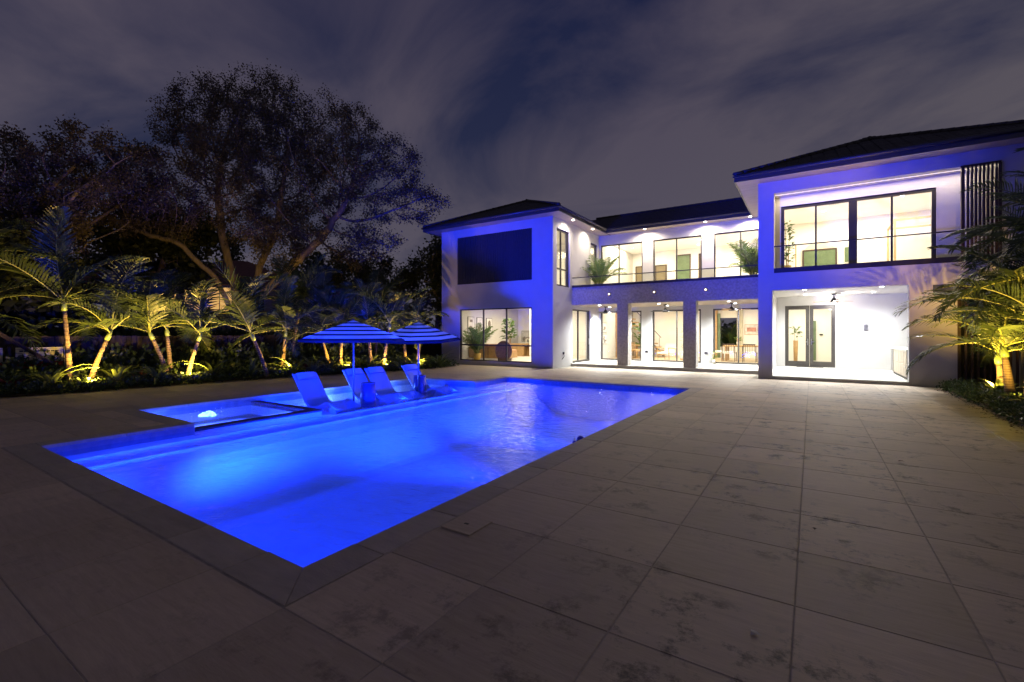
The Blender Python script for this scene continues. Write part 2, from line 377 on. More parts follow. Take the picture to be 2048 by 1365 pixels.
# pool lamps: unseen niche lights in the walls, with fills added to even the blue
def niche(loc, aim, power, angle=150, blend=.8, size=.12):
    t = MB(); t.lathe((0, 0, 0), [(.001, 0), (.13, 0), (.13, .02), (.10, .035), (.001, .035)], 16)
    q = Vector(aim).to_track_quat('Z', 'Y'); o = t.build('pool_light', EMITB, None, True, loc)
    o.rotation_euler = q.to_euler(); o['kind'] = 'structure'
    v = Vector(aim).normalized()
    lamp('SPOT', Vector(loc) + v * .08, power, BLUE, None, size, aim=aim, angle=angle, blend=blend)
EMITB = mat('pool_lamp_lens', (.5, .6, 1), .3, emit=(.05, .12, 1), estr=3)
for x in (-7.6, -5.8, -4.0): niche((x, MY0 + .01, -.21), (0, 1, -.16), POOL * .5)
for y in (2.6, 4.4, 6.2, 8.0, 9.8, 11.6, 12.8): niche((MX1 - .01, y, -.21), (-1, 0, -.14), POOL * .42)
lamp('AREA', (BENCH + .02, (MY0 + MY1) / 2, -.20), POOL * .75, BLUE, None, MY1 - MY0 - .2, aim=(1, 0, -.12), sx=.03)  # unseen strip added along the bench edge for an even blue floor
for x in (-7.2, -4.8): lamp('SPOT', (x, MY1 - .03, -.26), POOL * .4, BLUE, None, .05, aim=(0, -1, -.2), angle=160, blend=.8)  # far wall spots without a fixture, added as fill
# spots added under water to throw blue on both wings, umbrellas and palms
lamp('SPOT', (-6.6, MY0 + .12, -.40), POOL_BEAM * 1.35, BLUE, None, .3, aim=(-7.0, 15.6, 4.0), angle=54, blend=1)
lamp('SPOT', (-4.6, MY0 + .12, -.40), POOL_BEAM, BLUE, None, .3, aim=(3.4, 15.6, 5.6), angle=37, blend=1)
for y in (6.5, 9.5): lamp('SPOT', (MX1 - .12, y, -.35), POOL_BEAM * .5, BLUE, None, .2, aim=(-1, .05, .03), angle=48, blend=1)
for x, y in ((LX0 + .44, 4.8), (LX1 - .28, 4.6)): lamp('SPOT', (x, y, -.36), SPA * .35, BLUE, None, .05, aim=(1 if x < -10 else -1, .1, -.2), angle=160, blend=.8)
ICE = (.16, .26, 1.0)
for x, y, c, k in ((-10.95, 7.85, ICE, .10), (-10.95, 9.05, BLUE, .12), (-10.95, 10.05, ICE, .10), (-9.35, 6.6, BLUE, .10), (-9.3, 8.95, BLUE, .10), (-9.3, 11.1, BLUE, .10), (-10.9, 6.6, BLUE, .08), (-10.1, 4.45, ICE, .07), (-9.5, 5.3, BLUE, .05)): lamp('POINT', (x, y, -.24), SPA * k, c, None, .08)  # icy points are shelf and spa lamps; the blue points are added fill
for y0, y1 in ((1.9, 6.1), (6.2, 11.5), (11.7, 13.2)): lamp('AREA', (MX0 + .03, (y0 + y1) / 2, -.16), SPA * .016 * (y1 - y0), BLUE, None, y1 - y0, aim=(1, 0, -.55), sx=.03)  # strips added under the left lip to brighten the bench evenly

# ------------------------------------------------------------------ the villa
villa = thing('villa', 'two storey white modern villa with lit rooms around the pool terrace', 'house', (0, 0, 0))
def wallgrid(axis, a0, a1, b0, b1, z0, z1, holes):
    """wall along x ('x': a is x, b is y) or along y with rectangular openings"""
    As = sorted({a0, a1, *[h[0] for h in holes], *[h[1] for h in holes]}); Zs = sorted({z0, z1, *[h[2] for h in holes], *[h[3] for h in holes]})
    As = [a for a in As if a0 <= a <= a1]; Zs = [z for z in Zs if z0 <= z <= z1]; m = MB()
    ins = lambda a, z: any(h[0] < a < h[1] and h[2] < z < h[3] for h in holes)
    def P(a, b, z): return (a, b, z) if axis == 'x' else (b, a, z)
    solid = {(i, k): not ins((As[i] + As[i + 1]) / 2, (Zs[k] + Zs[k + 1]) / 2) for i in range(len(As) - 1) for k in range(len(Zs) - 1)}
    for (i, k), s in solid.items():
        if not s: continue
        p, q, u, v = As[i], As[i + 1], Zs[k], Zs[k + 1]
        for b in (b0, b1): m.quad(P(p, b, u), P(q, b, u), P(q, b, v), P(p, b, v))
        if not solid.get((i - 1, k)): m.quad(P(p, b0, u), P(p, b1, u), P(p, b1, v), P(p, b0, v))
        if not solid.get((i + 1, k)): m.quad(P(q, b0, u), P(q, b1, u), P(q, b1, v), P(q, b0, v))
        if not solid.get((i, k - 1)): m.quad(P(p, b0, u), P(q, b0, u), P(q, b1, u), P(p, b1, u))
        if not solid.get((i, k + 1)): m.quad(P(p, b0, v), P(q, b0, v), P(q, b1, v), P(p, b1, v))
    return m
def W(name, m, *a): return wallgrid(*a).build(name, m, villa)
lw_win = (-14.36, -10.30, .20, 2.66); LOUV = (-14.5, -10.28, 3.86, 6.14)
W('stucco_wall', WHITE, 'x', -15.5, -9.25, 17.5, 17.75, -.03, 6.56, [lw_win, LOUV])
W('stucco_wall', WHITE, 'y', 17.752, 30, -9.5, -9.25, -.03, 6.56, [(19.44, 21.48, .13, 2.63), (17.86, 19.15, 3.58, 6.09), (21.52, 22.37, 3.48, 6.04)])
W('stucco_wall', WHITE, 'y', 17.752, 30, -15.5, -15.25, -.03, 6.56, [])
c_lo = [(-9.17, -7.03, .135, 2.62), (-6.5, -4.27, .135, 2.62), (-3.76, -1.72, .135, 2.62)]
c_up = [(-9.15, -6.97, 3.48, 6.03), (-6.46, -4.23, 3.48, 6.03), (-3.72, -1.62, 3.48, 6.03)]
W('stucco_wall', WHITE, 'x', -9.248, -1.502, 22.6, 22.85, -.03, 6.56, c_lo + c_up)
rw_lo = (-1.09, 2.37, .11, 2.93); rw_gate = (3.40, 4.72, -.02, 2.86); rw_up = (-1.04, 4.25, 3.50, 6.13)
W('stucco_wall', WHITE, 'x', -1.5, 4.95, 17.5, 17.75, -.03, 6.56, [rw_lo, rw_gate, rw_up])
W('stucco_wall', WHITE, 'y', 17.752, 30, -1.5, -1.25, -.03, 6.56, [])
W('stucco_wall', WHITE, 'y', 17.752, 30, 4.7, 4.95, -.03, 6.56, [])
dr = (-.94, .80, .13, 2.66); ru = (-.87, 3.07, 3.62, 5.80)
W('stucco_wall', WHITE, 'x', -1.248, 3.05, 22.7, 22.9, -.03, 3.06, [dr])
W('stucco_wall', WHITE, 'x', -1.248, 4.698, 18.12, 18.29, 3.45, 6.25, [ru])
W('stucco_wall', WHITE, 'y', 17.753, 22.9, 3.05, 3.2, -.03, 3.06, [])
m = MB(); m.box(-1.249, -1.04, 17.752, 18.119, 3.5, 6.13); m.box(4.25, 4.699, 17.752, 18.119, 3.5, 6.13); m.box(-1.249, 4.699, 17.752, 18.119, 6.131, 6.3)
m.build('balcony_reveal', WHITE, villa)
# floors and steps
m = MB(); m.box(-9.249, -1.501, 19.25, 22.599, -.03, .13); m.build('terrace_floor', FLOORM, villa)
m = MB(); m.box(-1.249, 3.049, 17.502, 22.699, -.03, .108); m.build('terrace_floor', FLOORM, villa)
# terrace soffit, balcony slab, masonry beam and columns
MB().box(-9.249, -1.501, 19.66, 22.599, 2.80, 3.0).build('soffit', WOODS, villa)
MB().box(-9.249, -1.501, 19.66, 22.599, 3.001, 3.45).build('balcony_slab', FLOORM, villa)
MB().box(-1.249, 3.049, 17.751, 22.699, 3.03, 3.44).build('ceiling', CEIL, villa)
MB().box(-9.249, -1.501, 19.41, 19.659, 2.80, 3.60).build('balcony_beam', BRICKM, villa)
cols = [(-7.11, -6.62), (-4.35, -3.85)]
for a, b in cols: MB().box(a + .012, b - .012, 19.412, 19.90, -.03, 2.799).build('column', BRICKM, villa)
bk = MB(); bh, bl = .062, .20
def brickface(x0, x1, z0, z1, y, d=.012):
    r = 0; z = z0
    while z < z1 - .01:
        x = x0
        while x < x1 - .01:
            e = min(x + bl, x1); q = .003; j = random.uniform(.2, 1) * d
            bk.box(x + q, e - q, y - j, y + .004, z + q, min(z + bh, z1) - q); x = e
        z += bh; r += 1
brickface(-9.249, -1.501, 2.80, 3.60, 19.41)
for a, b in cols: brickface(a, b, 0.0, 2.80, 19.412)
for a, b in cols:
    z = 0
    while z < 2.79:
        for k in range(2):
            y = 19.42 + k * .24; j = random.uniform(.003, .011)
            bk.box(b - .013, b - .012 + j, y, y + .234, z + .003, min(z + bh, 2.8) - .003)
        z += bh
bk.build('brick_cladding', BRICKM, villa, kind='stuff')
# windows
def window(axis, pos, a0, a1, z0, z1, mull=(), trans=(), fw=.06, dp=.09, inset=.05, glass=GLASS, name='window', bottom=None, wide=()):
    m = MB(); sg = 1
    def B(p, q, u, v, e=0): 
        c0, c1 = pos + inset + e, pos + inset + dp - e
        if axis == 'y': c0, c1 = pos - inset - dp + e, pos - inset - e
        m.box(*((p, q, c0, c1) if axis == 'x' else (c0, c1, p, q)), u, v)
    bt = bottom or fw
    B(a0, a1, z1 - fw, z1); B(a0, a1, z0, z0 + bt); B(a0, a0 + fw, z0 + bt, z1 - fw); B(a1 - fw, a1, z0 + bt, z1 - fw)
    ms = [(x, (.11 if x in wide else .028)) for x in mull]
    for x, h in ms: B(x - h, x + h, z0 + bt, z1 - fw, .012)
    for z in trans: B(a0 + fw, a1 - fw, z - .03, z + .03, .016)
    f = m.build(name, BRONZE, villa)
    xs = [a0 + fw] + sum([[x - h, x + h] for x, h in ms], []) + [a1 - fw]
    zs = [z0 + bt] + sum([[z - .03, z + .03] for z in trans], []) + [z1 - fw]
    c = pos + inset + dp / 2 if axis == 'x' else pos - inset - dp / 2
    for i in range(0, len(xs), 2):
        for k in range(0, len(zs), 2):
            p, q, u, v = xs[i], xs[i + 1], zs[k], zs[k + 1]
            P = [(p, u), (q, u), (q, v), (p, v)]
            MB().quad(*[((a, c, z) if axis == 'x' else (c, a, z)) for a, z in P]).build('pane', glass, f)
    return f
window('x', 17.5, *lw_win, mull=(-12.97, -11.67), trans=(.95,), fw=.05)
window('y', -9.25, 17.86, 19.15, 3.58, 6.09, mull=(18.42,), trans=(4.35,), fw=.07, inset=.06)
window('y', -9.25, 21.52, 22.37, 3.48, 6.04, fw=.08, inset=.04)
f = window('y', -9.25, 19.44, 21.48, .13, 2.63, mull=(20.22,), fw=.075, bottom=.09, name='glass_door'); MB().box(-9.26, -9.235, 21.30, 21.33, .95, 1.25).build('handle', STEEL, f)
for h in c_lo: window('x', 22.6, *h, mull=((h[0] + h[1]) / 2 + .02,), fw=.075, name='glass_door')
for h, mu in zip(c_up, (-8.2, -5.37, -2.63)): window('x', 22.6, *h, mull=(mu,), fw=.06)
window('x', 18.12, *ru, mull=(.12, 1.10, 2.06), fw=.10, wide=(1.10,), inset=.04)
# french doors on the right terrace
for s, (a, b) in enumerate(((-.94, -.075), (-.065, .80))):
    m = MB(); y0, y1 = 22.72, 22.78
    m.box(a, b, y0, y1, 2.50, 2.66); m.box(a, b, y0, y1, .13, .35); m.box(a, a + .13, y0, y1, .35, 2.50); m.box(b - .13, b, y0, y1, .35, 2.50)
    dd = m.build('french_door', BRONZE, villa); MB().quad((a + .13, 22.75, .35), (b - .13, 22.75, .35), (b - .13, 22.75, 2.5), (a + .13, 22.75, 2.5)).build('pane', GLASS, dd)
    hx = b - .06 if s == 0 else a + .06
    h = MB(); h.box(hx - .018, hx + .018, 22.70, 22.718, 1.02, 1.28); h.box(hx - (.10 if s == 0 else .0), hx + (.0 if s == 0 else .10), 22.67, 22.695, 1.14, 1.17); h.box(hx - .01, hx + .01, 22.68, 22.70, 1.14, 1.17)
    h.build('handle', STEEL, dd)
MB().box(-.52, .40, 22.55, 22.70, .11, .145).build('threshold', BRONZE, villa)
# louvre screens
lv = MB(); lv.box(LOUV[0], LOUV[1], 17.60, 17.62, LOUV[2], LOUV[3]); LOUM = mat('slate_louvre_metal', (.055, .055, .065), .5, .12, 8); lv = lv.build('louvre_screen', LOUM, villa)
n = 42; st = (LOUV[1] - LOUV[0]) / n; sm = MB().box(0, .055, 17.52, 17.598, LOUV[2] + .01, LOUV[3] - .01).mesh('slat', LOUM)
for k in range(n): link('slat', sm, lv, (LOUV[0] + k * st + .02, 0, 0))
lv = MB(); lv.box(3.46, 4.25, 17.44, 17.49, 6.08, 6.14); lv.box(3.46, 4.25, 17.44, 17.49, 3.50, 3.56); lv.box(3.46, 3.53, 17.40, 17.49, 3.56, 6.08); lv.box(4.19, 4.25, 17.40, 17.49, 3.56, 6.08)
BROWN = mat('dark_brown_timber', (.055, .028, .018), .5, .3, 6, .1, 30, stretch=(6, 6, .5))
lv = lv.build('louvre_screen', BROWN, villa); sm = MB().box(0, .045, 17.40, 17.485, 3.56, 6.08).mesh('slat', BROWN)
for k in range(8): link('slat', sm, lv, (3.575 + k * .079, 0, 0))
lv = MB(); lv.box(3.40, 4.72, 17.56, 17.62, 2.78, 2.86); lv.box(3.40, 4.72, 17.56, 17.62, 0, .08); lv.box(3.40, 3.48, 17.56, 17.62, .08, 2.78); lv.box(3.40, 4.72, 17.56, 17.62, 1.30, 1.36)
lv = lv.build('slatted_gate', BROWN, villa); sm = MB().box(0, .05, 17.565, 17.615, .08, 1.30).mesh('slat', BROWN); s2 = MB().box(0, .05, 17.565, 17.615, 1.36, 2.78).mesh('slat', BROWN)
for k in range(9): link('slat', sm, lv, (3.56 + k * .125, 0, 0)); link('slat', s2, lv, (3.56 + k * .125, 0, 0))
MB().box(3.21, 4.69, 22.0, 22.05, 0, 3).build('passage_wall', WHITE, villa)
MB().box(2.89, 3.395, 17.485, 17.51, 2.60, 2.89).build('dark_wall_panel', mat('dark_slate_panel', (.05, .06, .08), .5, .1, 5), villa)  # flat dark blue panel beside the top of the gate
# balustrades
for (a, b, y, z0, zg, zr) in ((-9.248, -1.502, 19.40, 3.601, 3.70, 4.05), (-1.039, 3.459, 17.54, 3.501, 3.66, 4.38)):
    bl_ = MB().box(a, b, y - .03, y + .05, z0, zg).build('balustrade', BRONZE, villa)
    n = 5 if a < -5 else 3
    for k in range(n):
        p, q = a + (b - a) * k / n + .004, a + (b - a) * (k + 1) / n - .004
        MB().quad((p, y + .01, zg), (q, y + .01, zg), (q, y + .01, zr - .02), (p, y + .01, zr - .02)).build('glass_panel', GLASS, bl_)
    MB().box(a, b, y - .01, y + .03, zr - .02, zr + .014).build('rail', BLACK, bl_)

# interiors
def room(x0, x1, y0, y1, z0, z1, wm=PAINT, back=(), skip='', fm=FLOORM):
    if 'f' not in skip: MB().box(x0, x1, y0, y1, z0 - .04, z0).build('floor', fm, villa)
    MB().box(x0, x1, y0, y1, z1, z1 + .04).build('ceiling', CEIL, villa)
    if 'b' not in skip: wallgrid('x', x0, x1, y1, y1 + .1, z0 - .03, z1 + .03, list(back)).build('interior_wall', wm, villa)
    if 'l' not in skip: MB().box(x0 - .1, x0 - .001, y0 + .003, y1 + .002, z0 - .02, z1 + .02).build('interior_wall', wm, villa)
    if 'r' not in skip: MB().box(x1 + .001, x1 + .1, y0 + .003, y1 + .002, z0 - .02, z1 + .02).build('interior_wall', wm, villa)
WARM = (1.0, .85, .62); WARM2 = (1.0, .88, .68); NEUT = (1.0, .93, .82); COOL = (.93, .98, 1.0)
OAKF = mat('pale_oak_floor', (.50, .38, .24), .4, .15, 4, stretch=(1, 6, 1))
room(-15.25, -9.5, 17.76, 24.3, .16, 2.96, skip='lr', fm=FLOORM)                       # living room, left wing
room(-15.25, -9.5, 17.76, 24.3, 3.46, 6.40, skip='lr')                                 # bedroom above
room(-13.5, -1.52, 22.86, 28.0, .14, 2.98, back=[(-4.35, -3.35, .75, 2.35)], skip='r', fm=OAKF)   # hall and dining
MB().box(-9.48, -9.27, 22.86, 26.0, .14, 2.97).build('interior_wall', PAINT, villa)
room(-13.5, -1.52, 22.86, 28.0, 3.46, 6.36, skip='r')                                  # landing above
room(-1.24, 4.69, 18.295, 23.5, 3.47, 6.22, skip='')                                    # right bedroom
room(-1.24, 2.6, 22.92, 26.6, .12, 2.9)                                                 # room behind the french doors
def downlight(x, y, z, power, col, angle=110, size=.05, r=.06, lens=EMITW, aim=(0, 0, -1), light=True):
    m = MB().lathe((0, 0, 0), [(.001, 0), (r, 0), (r, -.012), (.001, -.012)], 14)
    o = m.build('downlight', lens, villa, False, (x, y, z))
    if light: lamp('SPOT', (x, y, z - .03), power, col, villa, size, aim=aim, angle=angle, blend=.9)
    return o
def ceil_lamp(x, y, z, power, col, sx=1.6, sy=1.6): lamp('AREA', (x, y, z), power, col, villa, sx, sx=sy)
for x in (-13.6, -11.4):
    for y in (19.4, 22.4): downlight(x, y, 2.958, 0, WARM, light=False)
ceil_lamp(-12.4, 20.8, 2.90, 62 * ROOM, WARM, 3, 4)
ceil_lamp(-12.4, 20.6, 6.34, 55 * ROOM, WARM, 3, 4)
for x in (-8.0, -5.4, -2.9): ceil_lamp(x, 25.0, 2.90, 34 * ROOM, WARM2, 1.8, 3)
for x in (-8.4, -5.4, -2.9): ceil_lamp(x, 25.2, 6.30, 46 * ROOM, WARM, 1.8, 3)
ceil_lamp(1.4, 20.8, 6.16, 78 * ROOM, WARM, 4, 4)
ceil_lamp(.2, 24.7, 2.84, 26 * ROOM, WARM2, 3, 2.4)
for x, y in ((-8.7, 23.9), (-7.6, 24.6), (-5.8, 24.2), (-4.8, 25.4), (-5.2, 26.8), (-2.9, 24.6)): downlight(x, y, 6.358, 0, WARM, light=False)
for x, y in ((-.75, 18.6), (1.05, 18.55), (.4, 21.5), (2.6, 20.5)): downlight(x, y, 6.218, 0, WARM, light=False)
# outdoor lamps: soffit and eaves
for x, y in ((-8.24, 20.2), (-8.4, 21.9), (-5.58, 20.4), (-5.63, 22.0), (-2.79, 20.4), (-2.75, 21.9)): downlight(x, y, 2.798, 95 * PATIO, COOL, 150, .06, .06, EMITC)
for x, y in ((-.2, 19.0), (1.9, 19.0), (-.2, 21.4), (1.9, 21.4)): downlight(x, y, 3.028, 62 * PATIO, COOL, 155, .08, .06, EMITC)
for x, y, ax, ay in ((-6.72, 22.1, 0, .1), (-3.99, 22.1, 0, .1), (-8.82, 20.76, -.1, 0), (-8.82, 18.6, -.1, 0), (-2.2, 22.15, 0, .1)): downlight(x, y, 6.50, (430 if y > 21 else 190), (1, .86, .70), 165, .03, .06, EMITW, aim=(ax, ay, -1))  # the last two are added to even the light on the walls
MB().box(-1.03, 4.2, 17.80, 17.83, 6.118, 6.129).build('led_strip', mat('led_strip_warm', (1, .9, .75), .5, emit=(1, .84, .6), estr=1.1), villa)
lamp('AREA', (1.6, 17.83, 6.11), 48, (1, .82, .58), villa, 5.1, sx=.06)
SCON = mat('small_wall_lamp_lens', (1, .9, .8), .5, emit=(1, .72, .42), estr=6)
for x in (-7.44, -5.48, -3.48):
    o = MB().lathe((0, 0, 0), [(.001, -.05), (.05, -.05), (.05, .05), (.001, .05)], 12).build('wall_lamp', BRONZE, villa, True, (x, 19.36, 3.22)); MB().ball((0, -.045, 0), .035).build('lens', SCON, o, True)
# little fittings
for x in (-6.78, -4.05): o = MB().box(x - .08, x + .08, 22.585, 22.599, .55, .66).build('outlet_box', STEEL, villa); MB().box(x - .05, x + .05, 22.575, 22.586, .575, .635).build('cover', BRONZE, o)
m = MB(); m.box(-9.249, -9.20, 18.42, 18.52, .57, .68); m.tube([(-9.22, 18.45, .6), (-9.16, 18.42, .5), (-9.18, 18.33, .42), (-9.22, 18.3, .36)], .012, 6); m.build('hose_tap', BLACK, villa, True)
# roofs
EZ = 6.50
def eave(rect, sides):
    x0, x1, y0, y1 = rect; m = MB(); s = MB(); h = .22; t = .04
    if 's' in sides: m.box(x0, x1, y0, y0 + t, EZ, EZ + h)
    if 'e' in sides: m.box(x1 - t, x1, y0 + t, y1, EZ, EZ + h)
    if 'w' in sides: m.box(x0, x0 + t, y0 + t, y1, EZ, EZ + h)
    m.build('fascia', FASCIA, villa)
    g = MB()
    if 's' in sides: g.tube([(x0 - .03, y0 - .045, EZ + .17), (x1 + .03, y0 - .045, EZ + .17)], .05, 8)
    if 'e' in sides: g.tube([(x1 + .045, y0 - .05, EZ + .17), (x1 + .045, y1, EZ + .17)], .05, 8)
    if g.v: g.build('gutter', FASCIA, villa, True)
    s.box(x0 + t, x1 - t, y0 + t, y1 if 's' != sides else y1, EZ + .02, EZ + .05); s.build('eave_soffit', WOODS, villa)
L = (-16.15, -8.62, 16.85, 30.5); Rr = (-2.15, 5.6, 16.85, 30.5)
eave((L[0], L[1], L[2], L[3]), 'sew'); eave((Rr[0], Rr[1], Rr[2], Rr[3]), 'sew')
m = MB(); m.box(-8.62, -2.15, 21.95, 21.99, EZ, EZ + .22); m.build('fascia', FASCIA, villa); MB().tube([(-8.6, 21.905, EZ + .17), (-2.17, 21.905, EZ + .17)], .05, 8).build('gutter', FASCIA, villa, True)
MB().box(-8.62, -2.15, 21.99, 30.4, EZ + .021, EZ + .051).build('eave_soffit', WOODS, villa)
PT = .43; RZ = EZ + .21
def hip(x0, x1, y0, y1):
    h = (x1 - x0) / 2; xm = x0 + h; z = RZ + PT * h; A, B, C, Dd = (x0, y0, RZ), (x1, y0, RZ), (x1, y1, RZ), (x0, y1, RZ); P, Q = (xm, y0 + h, z), (xm, y1 - h, z)
    m = MB(); m.quad(A, B, P); m.quad(B, C, Q, P); m.quad(C, Dd, Q); m.quad(Dd, A, P, Q); return m, xm, h, z
tilem = MB().slab(-.163, .163, 0, .42, 0, .022, .008).mesh('roof_tile', TILE)
ridgem = MB().tube([(0, 0, 0), (.36, 0, .0)], [.085, .075], 8).mesh('ridge_tile', TILE, True)
ang = math.atan(PT)
def frame(ex, ey, ez):
    return Matrix((ex, ey, ez)).transposed().to_4x4()
for (x0, x1, y0, y1) in (L, Rr):
    m, xm, h, z = hip(x0, x1, y0, y1); roof = m.build('roof', TILE, villa)
    # individual tiles on the slope that faces the pool, courses from the eave up
    ex = Vector((1, 0, 0)); ey = Vector((0, math.cos(ang), math.sin(ang))); ez = ex.cross(ey); F = frame(ex, ey, ez); sl = h / math.cos(ang); c = 0; s = -.04
    while s < sl - .1:
        half = h - max(s, 0) * math.cos(ang) - .12; n = int(2 * half / .332)
        for k in range(n):
            x = xm + (k - (n - 1) / 2) * (2 * half / max(n, 1))
            p = Vector((x, y0, RZ)) + ey * s + ez * .012
            o = link('roof_tile', tilem, roof); o.matrix_local = Matrix.Translation(p) @ F @ Matrix.Rotation(R(-2.2 + random.uniform(-.4, .4)), 4, 'X')
        s += .37
    for sx in (-1, 1):
        a = Vector((xm + sx * h, y0, RZ + .04)); b = Vector((xm, y0 + h, z + .04)); dv = (b - a).normalized(); n = int((b - a).length / .33) + 1
        e2 = Vector((0, 0, 1)).cross(dv).normalized(); F2 = frame(dv, e2, dv.cross(e2))
        for k in range(n): o = link('ridge_tile', ridgem, roof); o.matrix_local = Matrix.Translation(a + dv * k * .33) @ F2
    for k in range(8): o = link('ridge_tile', ridgem, roof); o.matrix_local = Matrix.Translation((xm, y0 + h - .1 + k * .33, z + .04)) @ Matrix.Rotation(R(90), 4, 'Z')
m = MB(); xa, xb = -12.38, 1.72; ye, yr = 21.95, 25.05; zr = RZ + PT * (yr - ye)
m.quad((xa, ye, RZ - .002), (xb, ye, RZ - .002), (xb, yr, zr), (xa, yr, zr)); m.quad((xa, yr, zr), (xb, yr, zr), (xb, 30, RZ - .4), (xa, 30, RZ - .4))
roof = m.build('roof', TILE, villa); t = MB(); ey = Vector((0, math.cos(ang), math.sin(ang))); ez = Vector((1, 0, 0)).cross(ey); F = frame(Vector((1, 0, 0)), ey, ez)
s = -.04; r = 0
while s < 3.35:
    for k in range(24):
        x = -9.9 + k * .36 + (r % 2) * .18
        M = Matrix.Translation(Vector((x, ye, RZ)) + ey * s + ez * .012) @ F @ Matrix.Rotation(R(-2.2), 4, 'X'); t.box(-.175, .175, 0, .42, 0, .022, M)
    s += .37; r += 1
for k in range(26): t.tube([(-10.4 + k * .36, yr, zr + .03), (-10.05 + k * .36, yr, zr + .03)], [.085, .075], 8)
t.build('roof_tiles', TILE, roof, kind='stuff')

# ------------------------------------------------------------------ terrace fittings and rooms' contents
def fan(x, y, z, label, drop=.22, blade=BLACK, rz=.3, light=None):
    o = thing('ceiling_fan', label, 'ceiling fan', (x, y, z), rz, 'ceiling fans over the terraces')
    MB().lathe((0, 0, 0), [(.001, 0), (.09, 0), (.075, -.04), (.02, -.05), (.02, -drop), (.001, -drop)], 14).build('stem', BLACK, o, True)
    MB().lathe((0, 0, -drop), [(.02, .08), (.06, .03), (.10, -.04), (.13, -.09), (.10, -.12), (.001, -.12)], 16).build('motor', BLACK, o, True)
    for k in range(3):
        b = MB(); M = Matrix.Rotation(k * 2.094, 4, 'Z') @ Matrix.Rotation(R(8), 4, 'X'); b.box(.10, .72, -.055, .055, -drop - .075, -drop - .062, M); b.build('blade', blade, o)
    if light:
        MB().ball((0, 0, -drop - .13), .07, 12, 6, .7).build('lamp_globe', EMITW, o, True); lamp('POINT', (0, 0, -drop - .24), light, NEUT, o, .07)
fan(-8.4, 21.35, 2.80, 'black ceiling fan in the terrace bay nearest the left wing')
fan(-5.55, 21.3, 2.80, 'black ceiling fan over the terrace between the two brick columns', rz=.7)
fan(-2.84, 21.5, 2.80, 'black ceiling fan with pale blades in front of the dining room', blade=WOOD, rz=.1)
fan(.72, 21.6, 3.03, 'ceiling fan with lit globe above the french doors', blade=WOOD, rz=.55, light=90)
def picture(label, axis, pos, a0, a1, z0, z1, kind=0, cat='picture'):
    o = thing('framed_picture', label, cat)
    m = MB(); B = lambda p, q, u, v, c0, c1, mb: mb.box(*((p, q, pos - c1, pos - c0) if axis == 'x' else (pos + c0, pos + c1, p, q)), u, v)
    B(a0, a1, z0, z1, .002, .03, m); m.build('frame', BLACK if kind != 3 else WOOD, o)
    m = MB(); B(a0 + .02, a1 - .02, z0 + .02, z1 - .02, .031, .034, m); m.build('print', mat('print_paper', (.62, .60, .56) if kind else (.7, .69, .66), .8, .25, 4), o)
    m = MB(); w, h = a1 - a0, z1 - z0; am = (a0 + a1) / 2
    if kind == 0:
        for r, zc, top in ((w * .32, z0 + h * .12, True), (w * .25, z0 + h * .62, False)):
            pts = [(am + r * math.cos(t * math.pi / 8) , zc + r * (1.0 if top else 1.5) * math.sin(t * math.pi / 8)) for t in range(9 if top else 17)]
            P = [((a, pos - .037, z) if axis == 'x' else (pos + .037, a, z)) for a, z in pts]; m.quad(*P)
    elif kind == 1:
        for k in range(6):
            a = a0 + w * (.12 + .13 * k); B(a, a + w * .09, z0 + h * .08, z0 + h * random.uniform(.3, .5), .035, .037, m)
    elif kind == 2:
        for k in range(5):
            a = a0 + w * random.uniform(.1, .6); z = z0 + h * random.uniform(.1, .7); B(a, a + w * .3, z, z + h * .16, .035, .036 + .0008 * k, m)
    else:
        B(a0 + w * .45, a0 + w * .95, z0 + h * .35, z0 + h * .8, .035, .037, m); B(a0 + w * .08, a0 + w * .4, z0 + h * .3, z0 + h * .7, .035, .0375, m)
    m.build('motif', mat('print_ink', (.22, .18, .16) if kind != 3 else (.45, .22, .17), .8, .3, 7), o)
picture('tall thin framed print behind the potted palm, left living room wall', 'y', -15.25, 19.25, 19.81, 1.5, 2.38, 2)
picture('tall framed print of sketchy lines, middle of the row of three', 'y', -15.25, 20.03, 20.55, 1.48, 2.36, 2)
picture('tall framed print with an arch over a half circle', 'y', -15.25, 20.9, 21.45, 1.48, 2.34, 0)
picture('wide dark skyline print leaning above the low console', 'x', 24.3, -15.0, -14.2, .98, 1.64, 1)
picture('upper of two abstract prints seen through the first terrace bay', 'y', -9.25, 22.95, 23.62, 1.54, 2.06, 2)
picture('lower of two abstract prints seen through the first terrace bay', 'y', -9.25, 22.95, 23.62, .93, 1.46, 2)
picture('reddish landscape painting on the dining room wall', 'x', 28.0, -3.05, -1.65, 1.42, 1.98, 3)

LEAFG = mat('glossy_green_leaf', (.085, .16, .030), .35, .35, 9, trans=.35, objvar=.12)
BALC = mat('kentia_leaf_lit', (.12, .19, .05), .4, .3, 5, trans=.35)  # lighter than the bed palms' leaf, eave light put into the colour
LEAFY = mat('yellow_green_leaf', (.17, .22, .035), .4, .3, 9, trans=.4)
POTM = mat('pale_planter', (.62, .58, .5), .6, .08, 6); POTY = mat('ochre_planter', (.55, .36, .08), .6, .1, 6)
def leaf_card(m, p, d, L, w, fold=.25):
    d = Vector(d).normalized(); s = d.cross(Vector((0, 0, 1))); s = s.normalized() if s.length > .05 else Vector((1, 0, 0)); n = s.cross(d)
    p = Vector(p); mid = p + d * L * .5; tip = p + d * L + Vector((0, 0, -L * .18))
    m.quad(p, mid + s * w * .5 + n * w * fold, tip, mid); m.quad(p, mid, tip, mid - s * w * .5 + n * w * fold)
